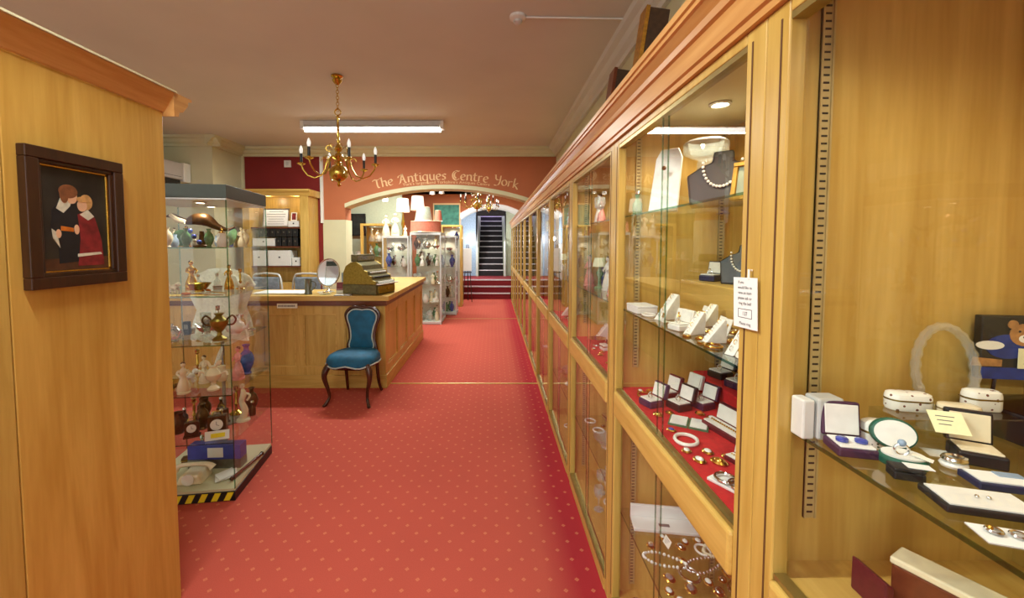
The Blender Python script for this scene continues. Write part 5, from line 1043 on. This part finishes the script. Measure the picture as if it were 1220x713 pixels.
# white gown on a stand behind the tower
x, z = ony(262, 320, 3.6); t = thing('white_gown_stand', 'white lace gown draped over a stand behind the glass tower', 'gown', (x, 3.6, 0))
MB().lathe([(0, 0), (.14, 0), (.14, .012), (.02, .03), (.014, .06), (.014, 1.25), (0, 1.25)], 16).build('stand', 'grey_metal', t, True)
N = 48; rr = random.Random(8); rings = []
for (k2, zz) in ((.02, 1.34), (.10, 1.33), (.20, 1.28), (.24, 1.2), (.20, 1.1), (.17, 1.0), (.20, .9), (.215, .8), (.22, .74)): rings.append([(k2*math.cos(2*PI*i/N)*(1+.09*math.sin(7*2*PI*i/N+zz*6))*1.15, k2*.6*math.sin(2*PI*i/N)*(1+.12*math.sin(9*2*PI*i/N)), zz+.015*math.sin(5*2*PI*i/N)) for i in range(N)])
loft(rings).build('gown', 'lace', t, True)

# ------------------------------------------------------------------ the back room seen through the arch
def frame_case(name, label, x0, x1, y0, y1, h, shelves, mat, label_grp=None, r=.011, base=.05):
    t = thing(name, label, 'display cabinet', (0, 0, 0), 0, label_grp)
    for x in (x0, x1):
        for y in (y0, y1): BX(x-r, x+r, y-r, y+r, 0, h).build('upright', mat, t)
    for z0, z1 in ((base-.04, base), (h-.03, h)):
        for (a, b_, c, d) in ((x0+r, x1-r, y0-r, y0+r), (x0+r, x1-r, y1-r, y1+r), (x0-r, x0+r, y0+r, y1-r), (x1-r, x1+r, y0+r, y1-r)): BX(a, b_, c, d, z0, z1).build('rail', mat, t)
    BX(x0+r, x1-r, y0+r, y1-r, base-.02, base-.001).build('deck', mat if mat != 'white_metal' else 'white_plastic', t); BX(x0-r, x1+r, y0-r, y1+r, h+.0005, h+.012).build('top', mat, t)
    BX(x0+r, x1-r, y0-.002, y0+.002, base, h-.03).build('glass_pane', 'pane_glass', t); BX(x1-.002, x1+.002, y0+r, y1-r, base, h-.03).build('glass_pane', 'pane_glass', t)
    for z in shelves: BX(x0+.004+r, x1-.004-r, y0+r, y1-r, z-.008, z).build('glass_shelf', 'shelf_glass', t)
    return t
MIX = [('lady_figurine', 'porcelain'), ('vase', 'green_china'), ('teapot', 'silver'), ('goblet', 'crystal'), ('bowl', 'silver'), ('lady_figurine', 'cream_china'), ('decanter', 'crystal'), ('jug', 'porcelain'), ('vase', 'bronze'), ('teacup', 'porcelain'), ('candlestick', 'silver'), ('vase', 'blue_china')]
def fill(x0, x1, y0, y1, zs, n, cname, seed, s=1.5):
    for i, z in enumerate(zs):
        rot = (i*5+seed) % len(MIX); nm = ['the top shelf', 'the second shelf', 'the third shelf', 'the fourth shelf', 'the bottom shelf', 'the floor'][i]
        scatter(x0+.02, x1-.02, y0+.02, y1-.02, z+.0004, MIX[rot:]+MIX[:rot], n, (nm, cname), seed*10+i, True, face=0, smin=.8*s, smax=1.1*s, pack=.95)
# A: behind the counter wing, B: in the aisle, C: behind it, D: oak-framed
t = frame_case('white_glass_cabinet', 'white-framed glass cabinet just behind the far end of the counter', -2.10, -1.62, 7.95, 8.3, 1.70, (1.42, 1.12, .8), 'white_metal')
BX(-2.085, -1.635, 8.285, 8.293, .05, 1.67).build('back_panel', 'white_plastic', t)
fill(-2.10, -1.62, 7.95, 8.28, (1.42, 1.12), 6, 'the white cabinet behind the counter', 61)
t = frame_case('white_glass_cabinet', 'tall white-framed glass cabinet at the counter end, pink drum shade on top', -1.57, -1.0, 7.95, 8.7, 1.76, (1.46, 1.13, .78, .4), 'white_metal')
BX(-1.55, -1.02, 8.46, 8.468, .05, 1.73).build('back_panel', 'white_plastic', t)
fill(-1.57, -1.0, 7.95, 8.45, (1.46, 1.13, .78, .4, .05), 8, 'the tall white cabinet', 62)
t = frame_case('white_glass_cabinet', 'narrow white-framed glass cabinet behind the tall one beside the aisle', -1.22, -.80, 9.0, 9.45, 1.72, (1.4, 1.05, .7, .38), 'white_metal')
BX(-1.205, -.815, 9.43, 9.438, .05, 1.69).build('back_panel', 'white_plastic', t)
fill(-1.1, -.80, 9.0, 9.42, (1.4, 1.05, .7, .38, .05), 3, 'the narrow white cabinet', 63)
t = frame_case('oak_glass_cabinet', 'oak-framed glass cabinet farthest down the aisle, left of the steps', -1.25, -.78, 10.2, 10.6, 2.0, (1.6, 1.25, .85, .5), 'oak', r=.025)
BX(-1.225, -.805, 10.565, 10.573, .05, 1.95).build('back_panel', 'white_plastic', t)
fill(-1.2, -.80, 10.2, 10.55, (1.6, 1.25, .85, .5), 3, 'the oak aisle cabinet', 64)
for (x, y, z, e) in ((-1.3, 8.2, 1.729, 14), (-1.9, 8.1, 1.669, 9), (-1.0, 9.2, 1.689, 9), (-1.0, 10.4, 1.969, 10)):
    spot(x, y, z, e, {-1.3: 'small lamp under the top of the tall white cabinet', -1.9: 'small lamp in the white cabinet behind the counter', -1.0: 'small lamp in the narrow white cabinet' if y < 10 else 'small lamp in the oak aisle cabinet'}[x])
def shade(name, label, px0, px1, py0, py1, y, mat, taper=.85, stand='brass', base_z=None, cat='lampshade'):
    x0, z1 = ony(px0, py0, y); x1, z0 = ony(px1, py1, y); cx = (x0+x1)/2; R = (x1-x0)/2; h = z1-z0
    t = thing(name, label, cat, (cx, y, base_z if base_z is not None else z0)); dz = z0-(base_z if base_z is not None else z0)
    MB().lathe([(R*.98, dz), (R, dz), (R*taper, dz+h), (R*taper-.006, dz+h)], 28).build('shade', mat, t, True)
    MB().ring((0, 0, dz+.003), R, .005, 28, 5).ring((0, 0, dz+h-.003), R*taper, .005, 28, 5).build('trim_band', 'cream_china', t, True)
    if base_z is not None and dz > .05:
        MB().lathe([(0, 0), (R*.5, 0), (R*.5, .015), (R*.15, .03), (R*.12, dz*.3), (R*.3, dz*.5), (R*.12, dz*.8), (.012, dz), (.012, dz+h*.8), (0, dz+h*.8)], 16).build('base', stand, t, True)
    return t
shade('table_lamp', 'cream lampshade lamp standing on white cabinet under the arch', 472, 488, 237, 253, 8.2, 'shade_lit', .82, 'brass', 1.7125, 'lamp')
shade('table_lamp', 'tall pink lampshade lamp right of the cream one under the arch', 489, 506, 234, 251, 8.53, 'shade_lit_pink', .8, 'brass', 1.7725, 'lamp')
shade('lampshade', 'pink drum lampshade on the very top of the tall white cabinet', 489, 526, 264, 277, 8.2, 'shade_salmon', .97)
x, z = ony(507, 264, 8.2)
t = shade('lampshade', 'grey-green pleated lampshade stacked on the pink drum shade', 494, 515, 247, 263.5, 8.2, 'shade_grey', .72)
shade('lampshade', 'small salmon lampshade beside grey-green one above the drum shade', 517, 527, 251, 264, 8.2, 'shade_salmon', .7)
for i, (px, py, h, lab) in enumerate(((460, 278, .42, 'cream china figure lamp base on top of white cabinet, leftmost'), (471, 278, .44, 'taller cream china figure on the white cabinet, beside cream lamp'), (483, 278, .2, 'short cream china figure on the white cabinet below cream lamp'))):
    yy = (8.2, 8.05, 8.0)[i]; x, z = ony(px, py, yy); item('lady_figurine', 'cream_china', x, yy, 1.7128, 0, h/.175, label=lab)
for i, (px, py, y_) in enumerate(((459, 238, 8.0), (515, 229.5, 8.4), (526, 228.5, 8.6))):
    x, z = ony(px, py, y_); t = thing('ceiling_spotlight', ['small white spotlight under the arch, far left by the cream lamp', 'small white spotlight hanging above the grey-green lampshade', 'small white spotlight just left of the teal picture, under the arch'][i], 'spotlight', (x, y_, z))
    MB().tube([(0, 0, .03), (0, 0, 2.999-z)], .008, 6).build('rod', 'white_metal', t, True); MB().lathe([(.02, .05), (.045, .04), (.055, -.04), (.048, -.04), (0, -.02)], 16).build('spot_head', 'white_plastic', t, True); MB().lathe([(0, -.03), (.044, -.035), (.044, -.03), (0, -.022)], 14).build('lamp', 'lamp_glow', t, True)
# teal board, dark painting, oak side cabinet
x0, z1 = ony(517, 244, 11.3); x1, z0 = ony(547, 268, 11.3); t = thing('teal_picture', 'large teal framed picture hanging on the salmon wall beyond the arch', 'picture', ((x0+x1)/2, 11.36, z0)); w2 = (x1-x0)/2; h2 = z1-z0
BX(-w2, w2, -.02, .04, 0, h2).build('canvas', 'teal_board', t)
b = MB()
for a in ((-w2-.03, w2+.03, h2, h2+.04), (-w2-.03, w2+.03, -.04, 0), (-w2-.03, -w2, 0, h2), (w2, w2+.03, 0, h2)): b.box(a[0], a[1], -.03, .04, a[2], a[3])
b.build('frame', 'sign_gold', t)
struct(BX(-3.9, -1.95, 8.9, 9.0, 0, 3.0).build('wall_back_room_partition', 'grey_paint'))
x0, z1 = ony(398, 256, 8.85); x1, z0 = ony(434.5, 280, 8.85); t = thing('dark_painting', 'wide dark painting hanging on the pale wall left of oak cabinet', 'picture', ((x0+x1)/2, 8.86, z0)); w2 = (x1-x0)/2; h2 = z1-z0
BX(-w2, w2, -.01, .03, 0, h2).build('canvas', 'painting_dark', t)
b = MB()
for a in ((-w2-.02, w2+.02, h2, h2+.02), (-w2-.02, w2+.02, -.02, 0), (-w2-.02, -w2, 0, h2), (w2, w2+.02, 0, h2)): b.box(a[0], a[1], -.025, .03, a[2], a[3])
b.build('frame', 'black_plastic', t)
t = frame_case('oak_glass_cabinet', 'warmly lit oak glass cabinet standing against the pale wall behind the counter', -2.62, -2.15, 8.35, 8.75, 1.95, (1.6, 1.3, .95), 'oak', r=.025)
BX(-2.6, -2.17, 8.74, 8.76, .05, 1.9).build('back_panel', 'oak', t); spot(-2.4, 8.5, 1.91, 5, 'small lamp inside the warmly lit oak glass cabinet', (1, .7, .4))
fill(-2.6, -2.2, 8.38, 8.7, (1.6, 1.3, .95), 4, 'the warmly lit oak cabinet', 65)
# small cream ornaments and shelf seen below the painting
t = thing('wall_shelf', 'pale shelf of white ornaments on the wall below the dark painting', 'shelf', (0, 0, 0)); x0, z = ony(415, 308, 8.8); x1, _z = ony(436, 308, 8.8); BX(x0, x1, 8.62, 8.899, z-.03, z).build('board', 'white_plastic', t, bevel=.003)
for xx in (x0+.04, x1-.04): MB().prism([(8.899, z-.03), (8.7, z-.03), (8.899, z-.15)], xx-.01, xx+.01, 'x').build('bracket', 'white_plastic', t)
scatter(x0+.01, x1-.01, 8.63, 8.88, z+.0005, [('lady_figurine', 'porcelain'), ('jug', 'porcelain'), ('vase', 'cream_china')], 5, ('the wall shelf', 'the back room'), 71, True, face=0, smin=1.3, smax=1.6)
# white easel board near the steps and the blue-white hanging panel
x0, z1 = ony(552, 296, 11.1); x1, z0 = ony(562, 323, 11.1); t = thing('easel', 'white board on a dark easel left of the red steps', 'easel', ((x0+x1)/2, 11.1, 0)); w2 = (x1-x0)/2
MB().rbox((0, 0, (z0+z1)/2), (w2*2, .02, z1-z0), (-.12, 0, 0)).build('board', 'paper_white', t, bevel=.003)
for s in (-1, 1): MB().tube([(s*.12, -.08, 0), (s*.02, .05, z1+.1)], .012, 6).build('leg', 'dark_wood', t)
MB().tube([(0, .25, 0), (0, .06, z1)], .012, 6).build('leg', 'dark_wood', t); BX(-w2, w2, -.08, -.03, z0-.05, z0-.02).build('ledge', 'dark_wood', t)
x0, z1 = ony(557, 255, 12.2); x1, z0 = ony(566, 290, 12.2); t = thing('blue_banner', 'pale blue banner hanging on the passage wall left of the stairs', 'banner', (-.985, 12.2, 0)); BX(0, .012, -.35, .5, z0, z1).build('cloth', 'pale_blue', t); MB().tube([(.008, -.37, z1+.01), (.008, .52, z1+.01)], .012, 6).build('rod', 'white_metal', t)
finish_labels()
# ------------------------------------------------------------------ camera, world, lights
cam = bpy.data.cameras.new('camera'); co = bpy.data.objects.new('camera', cam); C.objects.link(co)
co.location = (0, 0, EYE); co.rotation_euler = (PI/2-PT, 0, 0); cam.sensor_width = 36; cam.lens = F/1220*36
cam.shift_x = (610-PX)/1220; cam.shift_y = -(356.5-PY)/1220; cam.clip_start = .02
sc = bpy.context.scene; sc.camera = co
sc.view_settings.view_transform = 'Standard'; sc.view_settings.look = 'None'; sc.view_settings.gamma = 1; sc.view_settings.exposure = .12; sc.view_settings.use_curve_mapping = False
w = bpy.data.worlds.new('world'); sc.world = w; w.use_nodes = True; w.node_tree.nodes['Background'].inputs[0].default_value = (.92, .97, 1, 1); w.node_tree.nodes['Background'].inputs[1].default_value = 1.6
L1.energy = 75
fluoro(-2.3, -.54, .7, CZ, 'added fluorescent strip light overhead, out of view above the camera').energy = 70  # unseen fixture, added as fill for the near room
fluoro(-2.3, -.54, -1.6, CZ, 'added fluorescent strip light out of view behind the camera').energy = 60  # another added fill lamp, never in view
fluoro(-2.6, -1.0, 7.7, 3.0, 'added fluorescent strip light hidden on the back room ceiling behind the arch').energy = 70  # fill for the back room, fixture added out of sight
fluoro(-1.6, 0, 9.9, 3.0, 'added fluorescent strip light hidden on the back room ceiling nearer the stairs').energy = 70  # second unseen fill lamp added in the back room
point(-.75, 12.3, 1.7, 60, (1, .98, .95), .05)  # bare lamp added to brighten the stair passage
point(-.05, 15.6, 3.2, 26, (.45, .2, 1), .2)  # bare purple lamp for the glow over the stairs
point(-3.5, 6.5, 2.26, 1.6); point(-3.05, 6.5, 2.26, 1.6)
cy = sc.cycles; cy.use_denoising = True; cy.max_bounces = 7; cy.diffuse_bounces = 4; cy.glossy_bounces = 4; cy.transmission_bounces = 4; cy.transparent_max_bounces = 40; cy.caustics_reflective = False; cy.caustics_refractive = False; cy.sample_clamp_indirect = 6; cy.sample_clamp_direct = 0
